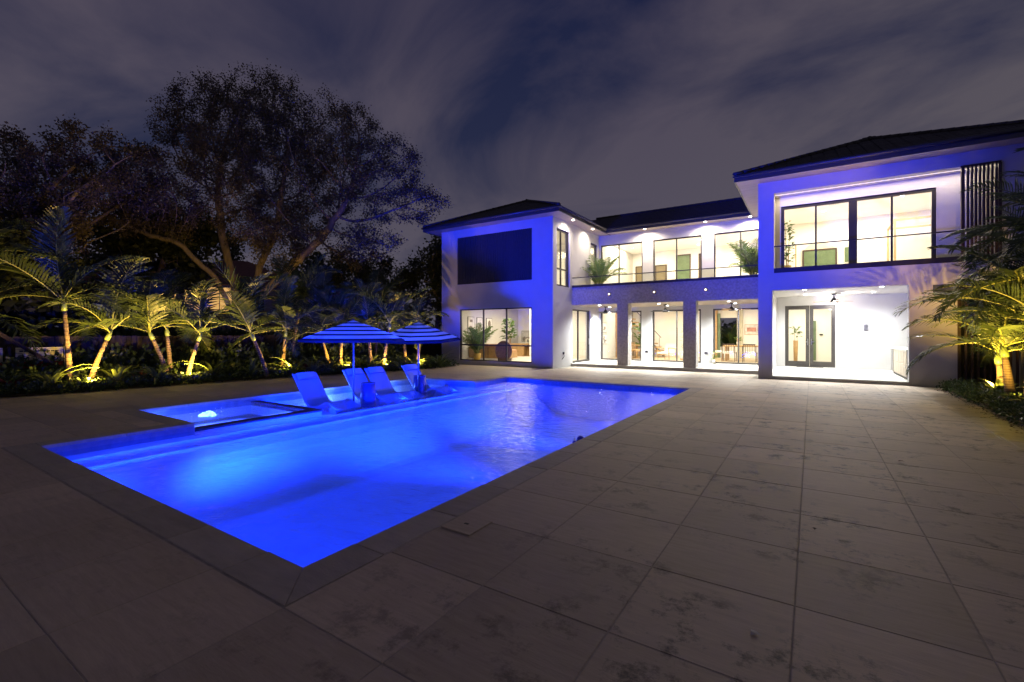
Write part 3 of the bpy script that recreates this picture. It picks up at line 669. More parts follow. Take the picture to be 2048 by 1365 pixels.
def leafy(name, label, loc, h, r, n, L, w, pot=(.17, .32), potm=POTM, base=.3, lm=LEAFG, cat='potted plant', trunk=True, up=.5, group=None):
    o = thing(name, label, cat, loc, 0, group)
    if pot: MB().lathe((0, 0, 0), [(.001, 0), (pot[0] * .75, 0), (pot[0], pot[1]), (pot[0] * .88, pot[1]), (pot[0] * .85, pot[1] - .04), (.001, pot[1] - .04)], 16).build('pot', potm, o, True)
    m = MB(); b = MB(); z0 = pot[1] - .04 if pot else 0
    for k in range(n):
        t = random.random(); z = base + (h - base) * t; a = random.uniform(0, 6.283); rr = r * math.sqrt(random.random()) * (.55 + .45 * math.sin(math.pi * min(1, t * .9 + .1)))
        p = (rr * math.cos(a) * .6, rr * math.sin(a) * .6, z); leaf_card(m, p, (math.cos(a), math.sin(a), random.uniform(up - .5, up + .5)), L * random.uniform(.7, 1.15), w)
    for k in range(3 if trunk else 0):
        a = k * 2.1; b.tube([(.03 * math.cos(a), .03 * math.sin(a), z0), (.05 * math.cos(a), .05 * math.sin(a), h * .5), (r * .3 * math.cos(a), r * .3 * math.sin(a), h * .9)], [.018, .014, .006], 5)
    m.build('foliage', lm, o); 
    if trunk: b.build('stem', WOOD, o, True)
    return o
leafy('fiddle_leaf_fig', 'fiddle leaf fig behind the round brown disc', (-13.2, 20.2, .16), 2.0, .55, 60, .34, .24, base=1.0)
leafy('potted_ficus', 'slim dark ficus just inside the upper right window', (-.72, 18.75, 3.47), 1.95, .30, 170, .16, .09, base=.5, pot=(.14, .4), potm=POTY)
leafy('potted_plant', 'tall branching plant in a wooden floor vase behind the french doors', (-.62, 25.2, .12), 1.62, .26, 26, .28, .09, base=1.15, pot=(.10, 1.05), potm=WOOD)
leafy('potted_plant', 'bird of paradise with broad leaves below the stairs', (-7.95, 25.7, .14), 1.75, .55, 34, .55, .20, base=.5, up=.9)
leafy('potted_plant', 'dense bushy plant beside the far end of the hall', (-5.62, 26.2, .14), 1.9, .45, 220, .20, .05, base=.4)
leafy('flower_vase', 'low vase of white flowers on the dining table', (-3.05, 25.3, .9), .42, .3, 34, .12, .06, pot=(.07, .18), base=.16, cat='vase')
leafy('potted_plant', 'small green plant on the terrace floor by the second column', (-3.68, 22.35, .13), .62, .16, 40, .16, .05, base=.15, pot=(.09, .2))
# living room
o = thing('sofa', 'long tan leather sofa with a wooden back facing away from the window', 'sofa', (-13.95, 19.3, .16))
MB().box(-1.25, 1.25, 0, .05, .06, .62).build('back_panel', WOOD, o); MB().box(-1.25, 1.25, .05, .85, .10, .36).build('base', WOOD, o)
for x in (-.62, 0, .62): MB().box(x - .012, x + .012, -.008, 0, .06, .62).build('batten', BROWN, o)
for k in range(4): MB().slab(-1.24 + k * .62, -1.24 + k * .62 + .60, .06, .34, .40, .80, .06).build('back_cushion', LEATHER, o)
for k in range(2): MB().slab(-1.24 + k * 1.24, -1.24 + k * 1.24 + 1.22, .36, .86, .361, .52, .05).build('seat_cushion', LEATHER, o)
o = thing('decorative_disc', 'large round brown disc standing upright inside the living room window', 'disc', (-12.62, 18.75, .64))
m = MB(); M = Matrix.Rotation(R(88), 4, 'X') @ Matrix.Rotation(0, 4, 'Z'); m.lathe((0, 0, 0), [(.001, -.02), (.47, -.02), (.5, 0), (.47, .02), (.001, .02)], 32); m.v = [tuple(M @ Vector(p)) for p in m.v]; m.build('disc', mat('woven_brown', (.20, .11, .055), .6, .35, 14, .3, 60), o)
m = MB(); m.box(-.3, -.24, -.06, .25, -.48, -.36); m.box(.24, .3, -.06, .25, -.48, -.36); m.build('foot', BROWN, o)
o = thing('console_table', 'low wooden console with an open cubby below the skyline print', 'console', (-13.9, 22.9, .16))
m = MB(); m.box(-1.0, .9, 0, .45, .68, .74); m.box(-1.0, -.95, 0, .45, 0, .68); m.box(.85, .9, 0, .45, 0, .68); m.box(-.2, -.15, 0, .45, 0, .68); m.box(-1, -.2, .0, .05, .0, .68); m.box(-.15, .85, .40, .45, 0, .68); m.build('body', WOOD, o); MB().box(.25, .30, .02, .4, 0, .68).build('divider', BROWN, o)
o = thing('ring_ornament', 'small white ring ornament on the console', 'ornament', (-13.85, 23.1, .90)); m = MB()  # plain ring ornament, gives no light
m.tube([(.13 * math.cos(t * .5236), 0, .14 + .13 * math.sin(t * .5236)) for t in range(13)], .03, 8, False); m.build('ring', POTM, o, True)
# stairs
o = thing('staircase', 'open staircase with thick oak treads and a black railing', 'staircase', (0, 0, 0))
for k in range(12):
    x = -7.15 - k * .19; z = .32 + k * .205; MB().box(x - .16, x + .16, 26.4, 27.5, z - .06, z).build('tread', WOOD, o)
MB().tube([(-7.1, 26.95, .2), (-9.3, 26.95, 2.55)], .06, 4).build('stringer', BLACK, o)
m = MB(); m.tube([(-7.1, 26.4, 1.25), (-9.3, 26.4, 3.6)], .02, 6)
for k in range(6): x = -7.2 - k * .38; z = .32 + (k * 2) * .205; m.tube([(x, 26.4, z), (x, 26.4, z + .95)], .012, 5)
m.build('railing', BLACK, o)
MB().box(-9.24, -8.7, 25.0, 25.06, .14, 2.9).build('timber_panel', WOOD, villa)
# chairs and tables
def chair(label, x, y, rz, z=.14, fab=FABRIC, frame=WOOD, slats=False, low=False):
    o = thing('armchair' if low else 'dining_chair', label, 'armchair' if low else 'chair', (x, y, z), rz, None if low else 'dining chairs')
    w, sh, bh = (.34, .36, .82) if low else (.26, .45, .86)
    MB().slab(-w, w, -.28, .30, sh - .06, sh + .04, .03).build('seat', fab, o)
    if slats:
        MB().box(-w, w, -.30, -.26, bh - .06, bh).build('backrest', frame, o)
        for k in range(7): MB().box(-w + .02 + k * (2 * w - .06) / 6, -w + .04 + k * (2 * w - .06) / 6, -.295, -.265, sh, bh - .06).build('slat', frame, o)
    else:
        M = Matrix.Translation((0, -.28, sh)) @ Matrix.Rotation(R(14), 4, 'X'); b = MB().box(-w, w, -.05, .04, 0, bh - sh, M); b.build('backrest', fab, o)
    for sx in (-1, 1):
        for yy, hh in ((-.27, bh - .1 if not low else sh), (.27, .62 if low else sh)):
            MB().tube([(sx * (w + .02), yy - (.06 if low else .02), 0), (sx * (w + .02), yy, hh)], [.016, .022], 6).build('leg', frame, o)
        if low: MB().tube([(sx * (w + .02), -.30, .56), (sx * (w + .02), 0, .60), (sx * (w + .02), .29, .62)], .022, 6).build('armrest', frame, o)
    return o
chair('low cream armchair with wooden arms in the middle bay', -6.3, 24.4, 2.7, low=True)
chair('cream dining chair at the left end of the dining table', -4.0, 25.2, -1.4)
chair('dark slat back dining chair near the middle of the table', -3.35, 24.55, 0, frame=BROWN, slats=True)
chair('dark slat back dining chair by the right jamb', -2.45, 24.5, 0, frame=BROWN, slats=True)
chair('pale wooden chair with spindle back below the stairs', -7.75, 24.6, 2.2, fab=WOOD, slats=True)
chair('pale wooden chair beside the first brick column', -8.35, 24.4, 2.9, fab=WOOD, slats=True)
o = thing('dining_table', 'long oak dining table behind the third terrace bay', 'table', (-2.6, 25.35, .14)); MB().box(-1.1, 1.2, -.45, .45, .70, .76).build('tabletop', WOOD, o)
for sx in (-.95, 1.05):
    for sy in (-.35, .35): MB().box(sx - .04, sx + .04, sy - .04, sy + .04, 0, .70).build('leg', WOOD, o)
o = thing('kitchen_table', 'small oak table among the wooden chairs below the stairs', 'table', (-8.1, 25.2, .14)); MB().lathe((0, 0, 0), [(.001, .68), (.5, .68), (.5, .73), (.001, .73)], 20).build('tabletop', WOOD, o); MB().lathe((0, 0, 0), [(.25, 0), (.06, .05), (.06, .68)], 12).build('leg', WOOD, o)
o = thing('coffee_table', 'white block coffee table beside the low armchair', 'table', (-5.35, 24.7, .14)); MB().slab(-.3, .3, -.25, .25, .08, .45, .02).build('block', POTM, o); MB().box(-.27, .27, -.22, .22, 0, .08).build('plinth', WOOD, o)
o = thing('curtain', 'sheer cream curtain beside the dining room back window', 'curtain', (-3.42, 27.9, .16)); m = MB()
for k in range(6): x = k * .05; m.quad((x, -.04 * (k % 2), 0), (x + .05, -.04 * ((k + 1) % 2), 0), (x + .05, -.04 * ((k + 1) % 2), 2.7), (x, -.04 * (k % 2), 2.7))
m.build('fabric', mat('sheer_linen', (.75, .72, .6), .9, .05, 5, trans=.5), o); MB().tube([(-.1, -.02, 2.72), (.8, -.02, 2.72)], .015, 6).build('rod', BLACK, o)
MB().box(-4.75, -4.4, 27.7, 27.98, .14, 2.95).build('timber_panel', WOOD, villa)
GREENW = mat('green_glazed_panel', (.13, .18, .10), .25, .15, 3)
MB().box(-4.39, -4.25, 27.8, 27.95, .14, 2.6).build('glazed_panel', GREENW, villa)
# landing and bedrooms
def door(x0, x1, y, z0, z1, m, parent=None): 
    d = MB().box(x0, x1, y - .05, y - .002, z0, z1).build('interior_door', m, villa); f = MB(); f.box(x0 - .06, x0, y - .07, y - .003, z0, z1 + .06); f.box(x1, x1 + .06, y - .07, y - .003, z0, z1 + .06); f.box(x0, x1, y - .07, y - .003, z1, z1 + .06); f.build('frame', BROWN, d)
door(-11.1, -10.55, 28.0, 3.47, 5.40, GREENW); door(-9.0, -8.4, 28.0, 3.47, 5.52, mat('olive_door', (.20, .15, .08), .5, .1, 4)); door(-7.8, -7.25, 28.0, 3.47, 5.5, mat('ochre_door', (.18, .14, .08), .5, .1, 4)); door(-6.6, -5.9, 28.0, 3.47, 6.0, GREENW); door(-5.35, -5.1, 28.0, 3.47, 5.98, BROWN)
o = thing('landing_balustrade', 'slim metal balustrade along the upstairs landing', 'balustrade', (-10.5, 26.2, 3.47)); MB().box(0, 5.3, -.02, .02, .95, .99).build('rail', STEEL, o); sp = MB().box(-.008, .008, -.008, .008, 0, .95).mesh('spindle', BLACK)
for k in range(45): link('spindle', sp, o, (.06 + k * .118, 0, 0))
for x, y in ((-8.1, 24.2), (-4.75, 24.4), (-2.9, 23.9)):
    o = MB().box(x - .3, x + .3, y - .05, y + .05, 6.345, 6.358).build('ceiling_vent', STEEL, villa)
for x, y, n in ((-.45, 19.2, 7), (.55, 20.6, 5)):
    for k in range(n): MB().box(x + k * .06, x + k * .06 + .03, y - .05, y + .05, 6.205, 6.218).build('vent_slot', BLACK if n == 7 else STEEL, villa)
m = MB(); m.quad(*[(.28 + .55 * math.cos(t * math.pi / 12), 23.485, 4.95 + .42 * math.sin(t * math.pi / 12)) for t in range(13)], (-.27, 23.485, 4.3), ); m.build('arched_niche', mat('niche_plaster', (.72, .64, .52), .85, .04, 3), villa)
door(-.27, .83, 23.48, 3.48, 5.0, GREENW)
MB().box(1.15, 1.35, 23.44, 23.49, 4.45, 5.05).build('wall_mirror', GREENW, villa); MB().box(-.58, -.54, 23.0, 23.06, 3.48, 5.25).build('room_post', WOOD, villa)
o = thing('canopy_bed', 'wooden four poster bed frame inside the upper right window', 'bed', (2.45, 20.9, 3.47))
PB = mat('pale_pine', (.52, .38, .22), .5, .12, 5)
for x, y in ((0, 0), (1.7, 0), (0, 1.7), (1.7, 1.7)): MB().box(x - .035, x + .035, y - .035, y + .035, 0, 2.05).build('post', PB, o)
m = MB(); m.box(0.036, 1.664, -.03, .03, 1.98, 2.04); m.box(.036, 1.664, 1.67, 1.73, 1.98, 2.04); m.box(-.03, .03, .036, 1.664, 1.98, 2.04); m.box(1.67, 1.73, .036, 1.664, 1.98, 2.04); m.build('canopy_rail', PB, o)
MB().slab(.05, 1.65, .05, 1.65, .25, .5, .06).build('mattress', FABRIC, o)
# right terrace outdoor kitchen
o = thing('outdoor_kitchen', 'pale wooden cabinet run with white worktop on the right terrace', 'cabinet', (2.40, 17.95, .11))
MB().box(-.03, .64, 0, 3.35, .86, .92).build('worktop', POTM, o); MB().box(0, .64, .02, 3.3, .08, .859).build('carcass', mat('pale_oak_cabinet', (.55, .46, .34), .5, .12, 4, stretch=(1, 1, 5)), o); MB().box(.05, .64, .04, 3.28, 0, .08).build('plinth', BLACK, o)
for k in range(5):
    for j in range(2): d = MB().slab(-.018, -.001, .05 + k * .52, .55 + k * .52, .10 + j * .39, .47 + j * .385, .004).build('drawer', mat('pale_oak_front', (.58, .49, .37), .5, .12, 4), o) if k + j == 0 else link('drawer', bpy.data.meshes['drawer'], o, (0, k * .52, j * .388)); MB().box(-.035, -.019, .18 + k * .52, .42 + k * .52, .38 + j * .388, .395 + j * .388).build('handle', STEEL, d) if k + j == 0 else None
MB().slab(-.02, -.001, 2.72, 3.28, .10, .84, .004).build('fridge_door', STEEL, o)
m = MB(); m.box(1.72, 1.86, 22.66, 22.70, 1.62, 1.86); m.box(1.74, 1.84, 22.60, 22.66, 1.80, 1.86); m.build('wall_bracket', STEEL, villa)
MB().box(.32, .46, 26.53, 26.59, 1.42, 1.47).build('wall_switch', BLACK, villa); MB().box(-.56, -.46, 26.53, 26.59, 1.5, 1.58).build('wall_switch', BLACK, villa); MB().box(.06, .18, 26.5, 26.58, .2, 2.1).build('door_edge', GREENW, villa)

# ------------------------------------------------------------------ pool furniture
LOUNGE = mat('lounger_shell_pale_blue', (.34, .44, .62), .45, .04, 4, trans=.25)
HEADR = mat('headrest_cushion', (.38, .48, .66), .8, .05, 6, trans=.2)
prof = [(-.78, .60), (-.74, .62), (-.66, .52), (-.52, .28), (-.38, .03), (-.26, -.14), (-.12, -.24), (.05, -.26), (.20, -.24), (.36, -.165), (.48, -.13), (.60, -.15), (.74, -.21), (.88, -.25), (.96, -.25)]
def curve_pts(P, n=4):
    out = []
    for i in range(len(P) - 1):
        p0, p1, p2, p3 = P[max(i - 1, 0)], P[i], P[i + 1], P[min(i + 2, len(P) - 1)]
        for k in range(n):
            t = k / n; out.append(tuple(.5 * (2 * p1[c] + (p2[c] - p0[c]) * t + (2 * p0[c] - 5 * p1[c] + 4 * p2[c] - p3[c]) * t * t + (3 * p1[c] - p0[c] - 3 * p2[c] + p3[c]) * t ** 3) for c in (0, 1)))
    return out + [P[-1]]
def lounger(label, x, y, rz, src=None):
    if src:
        o = copy_tree(src); o.location = (x, y, 0); o.rotation_euler = (0, 0, rz); o['label'] = label; return o
    o = thing('pool_lounger', label, 'lounger', (x, y, 0), rz, 'loungers on the sun shelf')
    P = curve_pts(prof); m = MB(); n = len(P); hw = .34
    for i, (px, pz) in enumerate(P):
        q = P[min(i + 1, n - 1)]; r = P[max(i - 1, 0)]; d = Vector((q[0] - r[0], 0, q[1] - r[1])).normalized(); nn = Vector((-d.z, 0, d.x)) * -.035
        e = min(i, n - 1 - i); ww = hw - max(0, .05 - .025 * e)
        for (yy, off, dish) in ((-ww, 0, .02), (-ww * .86, 0, 0), (ww * .86, 0, 0), (ww, 0, .02)): m.v.append((px + nn.x * 0 - nn.x * dish * 10 * .05, yy, pz + dish))
        for yy in (-ww, ww): m.v.append((px + nn.x, yy, pz + nn.z))
    for i in range(n - 1):
        a, b = i * 6, i * 6 + 6
        for k in range(3): m.f.append((a + k, a + k + 1, b + k + 1, b + k))
        m.f += [(a + 4, b + 4, b + 5, a + 5), (a, b, b + 4, a + 4), (a + 3, a + 5, b + 5, b + 3)]
    m.f += [(0, 4, 5, 3, 2, 1), tuple((n - 1) * 6 + k for k in (0, 1, 2, 3, 5, 4))]
    m.v = [(x, y, z if z < 0 else z * .8) for x, y, z in m.v]; m.build('shell', LOUNGE, o, True)
    h = MB(); hp = P[5:11]
    for px, pz in hp:
        for yy, of in ((-.27, .0), (-.24, .05), (.24, .05), (.27, .0)): h.v.append((px + of * .75 + .012, yy, pz + of * .6 + .012))
    for i in range(len(hp) - 1):
        for k in range(3): h.f.append((i * 4 + k, i * 4 + k + 1, i * 4 + k + 5, i * 4 + k + 4))
    h.f += [(0, 1, 2, 3), tuple((len(hp) - 1) * 4 + k for k in (3, 2, 1, 0))]
    h.v = [(x, y, z if z < 0 else z * .8 + .008) for x, y, z in h.v]; h.build('headrest', HEADR, o, True)
    f = MB(); f.box(-.20, .10, -.30, .30, -.40, -.27); f.box(.56, .78, -.30, .30, -.40, -.245); f.build('base', LOUNGE, o)
    return o
l0 = lounger('pale in-water lounger nearest the spa, standing alone', -10.22, 7.15, R(4))
lounger('pale in-water lounger right behind the front umbrella pole and drum table', -10.2, 8.62, R(5), l0)
lounger('pale in-water lounger just past the front drum table, third from the spa', -10.15, 9.32, R(3), l0)
lounger('pale in-water lounger farthest from the spa, by the rear umbrella pole', -10.1, 10.72, R(4), l0)

def stripes():
    m = bpy.data.materials.new('striped_canvas'); m.use_nodes = True; nt = m.node_tree; n = nt.nodes; l = nt.links; p = n['Principled BSDF']
    tc = n.new('ShaderNodeTexCoord'); sp = n.new('ShaderNodeSeparateXYZ'); l.new(tc.outputs['UV'], sp.inputs[0])
    a = n.new('ShaderNodeMath'); a.operation = 'MULTIPLY'; a.inputs[1].default_value = 5.0; l.new(sp.outputs[1], a.inputs[0])
    b = n.new('ShaderNodeMath'); b.operation = 'FRACT'; l.new(a.outputs[0], b.inputs[0])
    c = n.new('ShaderNodeMath'); c.operation = 'GREATER_THAN'; c.inputs[1].default_value = .64; l.new(b.outputs[0], c.inputs[0])
    x = n.new('ShaderNodeMix'); x.data_type = 'RGBA'; x.inputs['A'].default_value = (.80, .80, .80, 1); x.inputs['B'].default_value = (.012, .015, .04, 1); l.new(c.outputs[0], x.inputs['Factor'])
    l.new(x.outputs['Result'], p.inputs['Base Color']); p.inputs['Roughness'].default_value = .9
    t = n.new('ShaderNodeBsdfTranslucent'); l.new(x.outputs['Result'], t.inputs[0]); mx = n.new('ShaderNodeMixShader'); mx.inputs[0].default_value = .62
    l.new(p.outputs[0], mx.inputs[1]); l.new(t.outputs[0], mx.inputs[2]); l.new(mx.outputs[0], n['Material Output'].inputs[0]); return m
CANVAS = stripes(); POLE = mat('umbrella_pole_metal', (.22, .22, .24), .35, .1, 6, metal=.6)
def umbrella(label, x, y, rz, tilt, src=None):
    o = thing('pool_umbrella', label, 'umbrella', (x, y, 0), rz, 'striped umbrellas on the sun shelf')
    MB().tube([(0, 0, -.39), (0, 0, 1.80)], .022, 10).build('pole', POLE, o, True)
    MB().lathe((0, 0, -.40), [(.001, 0), (.20, 0), (.20, .04), (.05, .07), (.001, .07)], 18).build('base', POLE, o, True)
    T = Matrix.Translation((0, 0, 1.36)) @ Matrix.Rotation(R(tilt), 4, 'X'); me = bpy.data.meshes.new('canopy'); V = []; F = []; UV = []
    N = 8; rings = 6; Rad = 1.28; H = .50
    for k in range(N):
        a0, a1 = 2 * math.pi * k / N, 2 * math.pi * (k + 1) / N
        for r in range(rings):
            q = []
            for (t, a) in ((r / rings, a0), (r / rings, a1), ((r + 1) / rings, a1), ((r + 1) / rings, a0)):
                q.append(T @ Vector((Rad * t * math.cos(a), Rad * t * math.sin(a), H * (1 - t) ** .92 )))
                UV.append((0, t))
            i = len(V); V += [tuple(p) for p in q]; F.append((i, i + 1, i + 2, i + 3))
        i = len(V); a = [T @ Vector((Rad * math.cos(s), Rad * math.sin(s), z)) for s, z in ((a0, 0), (a1, 0), (a1, -.05), (a0, -.05))]; V += [tuple(p) for p in a]; F.append((i, i + 1, i + 2, i + 3)); UV += [(0, .94)] * 4
    me.from_pydata(V, [], F); me.materials.append(CANVAS); uv = me.uv_layers.new(name='UVMap')
    for f in me.polygons:
        for li in f.loop_indices: uv.data[li].uv = UV[me.loops[li].vertex_index]
    link('canopy', me, o)
    for k in range(N):
        a = 2 * math.pi * k / N; p = [T @ Vector((Rad * t * math.cos(a), Rad * t * math.sin(a), H * (1 - t) ** .92 - .015)) for t in (.02, .5, .98)]
        b = MB().tube(p, .008, 5); q = T @ Vector((Rad * .5 * math.cos(a), Rad * .5 * math.sin(a), H * .52 - .02)); b.tube([(0, 0, 1.30), q], .006, 5); b.build('rib', POLE, o)
    MB().lathe((0, 0, 1.84), [(.001, -.05), (.05, -.05), (.035, 0), (.018, .03), (.001, .05)], 12).build('finial', CANVAS if False else POLE, o, True)
umbrella('blue and white striped umbrella nearer the spa', -9.73, 7.66, .2, 0)
umbrella('blue and white striped umbrella nearer the house', -9.98, 10.22, .55, 4)
DRUMM = mat('navy_drum_table', (.05, .06, .16), .4, .1, 6)
for lab, x, y in (('dark drum side table beside the front umbrella pole', -9.78, 8.16), ('dark drum side table at the foot of the rear umbrella pole', -10.12, 10.42)):
    o = thing('drum_table', lab, 'side table', (x, y, 0), 0, 'drum tables on the sun shelf')
    MB().lathe((0, 0, 0), [(.001, -.4), (.185, -.4), (.195, -.1), (.185, .205), (.001, .205)], 24).build('body', DRUMM, o, True); MB().lathe((0, 0, 0), [(.001, .206), (.19, .206), (.19, .228), (.18, .232), (.001, .232)], 24).build('tabletop', DRUMM, o, True)
# bubbling mound of water in the spa
m = MB(); n = 20; FO = mat('foaming_water', (.85, .9, .95), .25, .15, 12, .6, 30, trans=.3)
for i in range(9):
    for j in range(n):
        r = .16 * i / 8; a = 2 * math.pi * j / n; m.v.append((r * math.cos(a) * 1.15, r * math.sin(a), .065 * (1 - (i / 8) ** 2) + (random.uniform(-.03, .03) if 0 < i < 8 else -.01 * (i == 8))))
for i in range(8):
    for j in range(n): m.f.append((i * n + j, i * n + (j + 1) % n, (i + 1) * n + (j + 1) % n, (i + 1) * n + j))
for k in range(26):
    a = random.uniform(0, 6.28); r = random.uniform(.05, .32); m.ball((r * math.cos(a), r * math.sin(a), random.uniform(.0, .12)), random.uniform(.006, .014), 5, 4)
o = m.build('water_bubbler', FO, None, True, (-10.1, 4.45, -.105)); o['label'] = 'foaming mound of water bubbling up in the spa'; o['category'] = 'fountain'
# small float at the pool's edge
o = thing('pool_float', 'small dark blue float with a pale fin bobbing at the pool edge', 'float', (-2.86, 6.24, -.075)); o.scale = (.55, .55, .55); FLO = mat('navy_float', (.03, .04, .25), .5, .1, 8)
m = MB(); m.ball((0, .08, .10), .10, 10, 6, .8); m.ball((0, .02, .05), .09, 10, 6, .7); m.build('body', FLO, o, True); MB().ball((-.05, -.17, .05), .07, 10, 6, .6).build('tail', FLO, o, True)
m = MB(); m.quad((-.05, -.10, .08), (-.05, -.20, .08), (-.06, -.17, .20)); m.quad((-.052, -.10, .08), (-.052, -.20, .08), (-.075, -.12, .17)); m.build('fin', POTM, o)
o = thing('skimmer_lid', 'square paving lid beside the pool coping', 'lid', (-2.33, 2.93, 0)); MB().slab(-.145, .145, -.15, .15, .0015, .010, .004).build('lid_plate', PAVER, o); MB().box(-.02, .02, -.01, .01, .0101, .012).build('finger_hole', BLACK, o)
DRY = mat('dry_leaf', (.10, .07, .04), .9, .3, 20); PALE = mat('pale_petal', (.6, .55, .48), .8, .1, 20)
for k, (x, y, r, mt, lab) in enumerate(((-.245, 2.67, .035, PALE, 'pale petal lying on the paving near the front edge'), (.42, 2.55, .03, DRY, 'single dry leaf on the paving at lower right'), (.02, 4.35, .028, DRY, 'dry leaf on the paving joint in the middle right'), (.9, 7.2, .04, DRY, 'dry leaf on the paving towards the right bed'), (-.1, 9.5, .04, DRY, 'dry leaf on the paving before the french doors'))):
    a = k * 1.3; m = MB(); r *= .6; P = [(r * 1.6 * math.cos(a + t) * (1 if i % 2 == 0 else .5), r * 1.6 * math.sin(a + t) * (1 if i % 2 == 0 else .5), .006 + .006 * (i % 2)) for i, t in enumerate((0, .8, 1.57 + .6, 3.14, 4.2, 5.4))]
    m.quad(*P); o = m.build('fallen_leaf', mt, None, False, (x, y, 0)); o['label'] = lab; o['category'] = 'leaf'; o['group'] = 'leaves fallen on the paving'

# ------------------------------------------------------------------ planting
FROND = mat('palm_leaflet', (.060, .088, .028), .38, .35, 4, trans=.3, objvar=.15)
RACHIS = mat('palm_rachis', (.22, .24, .06), .5, .15, 6)
TRUNK = mat('ringed_palm_trunk', (.20, .145, .085), .8, .3, 6, .5, 22, stretch=(1, 1, 5))
SCAR = mat('dark_ring_scar', (.07, .045, .025), .9, .3, 9)
SHAFT = mat('green_crownshaft', (.16, .22, .06), .4, .15, 5)
def frond_mesh(L=1.9, arch=.9, n=30, ll=.58, w=.042, seed=0, droop=.35, name='frond'):
    rd = random.Random(seed); pts = []
    for k in range(11):
        t = k / 10; th = 1.05 - arch * 1.5 * t ** 1.4
        pts.append(((pts[-1][0] + L / 10 * math.cos(th), 0, pts[-1][2] + L / 10 * math.sin(th)) if pts else (0, 0, 0)))
    m = MB()
    m.tube(pts, [.020 - .0015 * k for k in range(11)], 4)
    nr = len(m.f)
    for k in range(n):
        t = .16 + .84 * k / (n - 1); q = t * 10; i = min(int(q), 9); f = q - i
        p = Vector(pts[i]).lerp(Vector(pts[i + 1]), f); d = (Vector(pts[i + 1]) - Vector(pts[i])).normalized(); up = Vector((-d.z, 0, d.x))
        sh = ll * (math.sin(math.pi * min(1, .12 + t * .86)) ** .6) * rd.uniform(.88, 1.1)
        for sd in (-1, 1):
            fw = .55 + .75 * t; dr = (d * fw + Vector((0, sd, 0)) * 1.0 + up * rd.uniform(.15, .5)).normalized()
            a = p; b = p + dr * sh * .5; c = p + dr * sh + Vector((0, 0, -sh * droop * rd.uniform(.5, 1.4)))
            ws = d * w * rd.uniform(.8, 1.1) + up * .012 * sd
            m.quad(a - ws * .25, b - ws * .5, b + ws * .5, a + ws * .25); m.quad(b - ws * .5, c - ws * .06, c + ws * .06, b + ws * .5)
    me = m.mesh(name, FROND); me.materials.append(RACHIS)
    me.polygons.foreach_set('material_index', [1] * nr + [0] * (len(m.f) - nr)); return me
FR = [frond_mesh(2.2, .65, 23, .72, .085, 1, .22), frond_mesh(2.35, .85, 24, .74, .085, 2, .25), frond_mesh(2.0, 1.1, 22, .68, .085, 3, .25), frond_mesh(2.4, .4, 24, .70, .085, 4, .12)]
FRS = [frond_mesh(1.1, .45, 24, .36, .03, 5, .25, 'frond'), frond_mesh(1.2, .75, 24, .36, .03, 6, .3, 'frond'), frond_mesh(1.0, .2, 22, .32, .03, 7, .15, 'frond')]
for _m in FRS: _m.materials[0] = BALC
FRL = [frond_mesh(2.3, .85, 36, .62, .05, 8, .22, 'frond'), frond_mesh(2.2, 1.1, 36, .6, .05, 9, .28, 'frond'), frond_mesh(2.1, .55, 34, .58, .05, 10, .16, 'frond')]
def palm(label, base, bend, hgt, n, scale=1.0, group='palms in the left planting bed', fr=FR, seed=0, rad=.062, spread=1.0):
    rd = random.Random(seed + 50); o = thing('palm_tree', label, 'palm', base, 0, group)
    pts = [(bend[0] * t ** 1.3, bend[1] * t ** 1.3, hgt * t) for t in [k / 9 for k in range(10)]]
    m = MB(); P = []; Q = []
    for k in range(9):
        a, b = Vector(pts[k]), Vector(pts[k + 1])
        for s in (0, .5): c = a.lerp(b, s); r = rad * (1.25 - .5 * (k + s) / 9); P += [c, c.lerp(b, .08)]; Q += [r * 1.07, r * .97]
    P.append(Vector(pts[-1])); Q.append(rad * .72); m.tube(P, Q, 9); m.build('trunk', TRUNK, o, True); sc = MB()
    for c, q in zip(P[1::2], Q[1::2]): sc.tube([c + Vector((0, 0, -.012)), c, c + Vector((0, 0, .012))], [q * 1.0, q * 1.10, q * 1.0], 9, False)
    sc.build('ring_scars', SCAR, o, True, kind='stuff')
    top = Vector(pts[-1]); dv = (top - Vector(pts[-2])).normalized(); tip = top + dv * .34 * scale
    MB().tube([top, top + dv * .12 * scale, tip], [rad * .95, rad * 1.05, rad * .45], 9).build('crownshaft', SHAFT, o, True)
    for k in range(n):
        me = fr[rd.randrange(len(fr))]; az = k * 2.399 + rd.uniform(-.3, .3); lift = (.62 - 1.6 * (k / n) ** 1.1) * spread + rd.uniform(-.22, .22)
        f = link('frond', me, o); f.location = tip - dv * .05 * (k % 3); f.rotation_euler = (rd.uniform(-.25, .25), -lift, az); s = scale * rd.uniform(.85, 1.12); f.scale = (s, s, s)
    return o
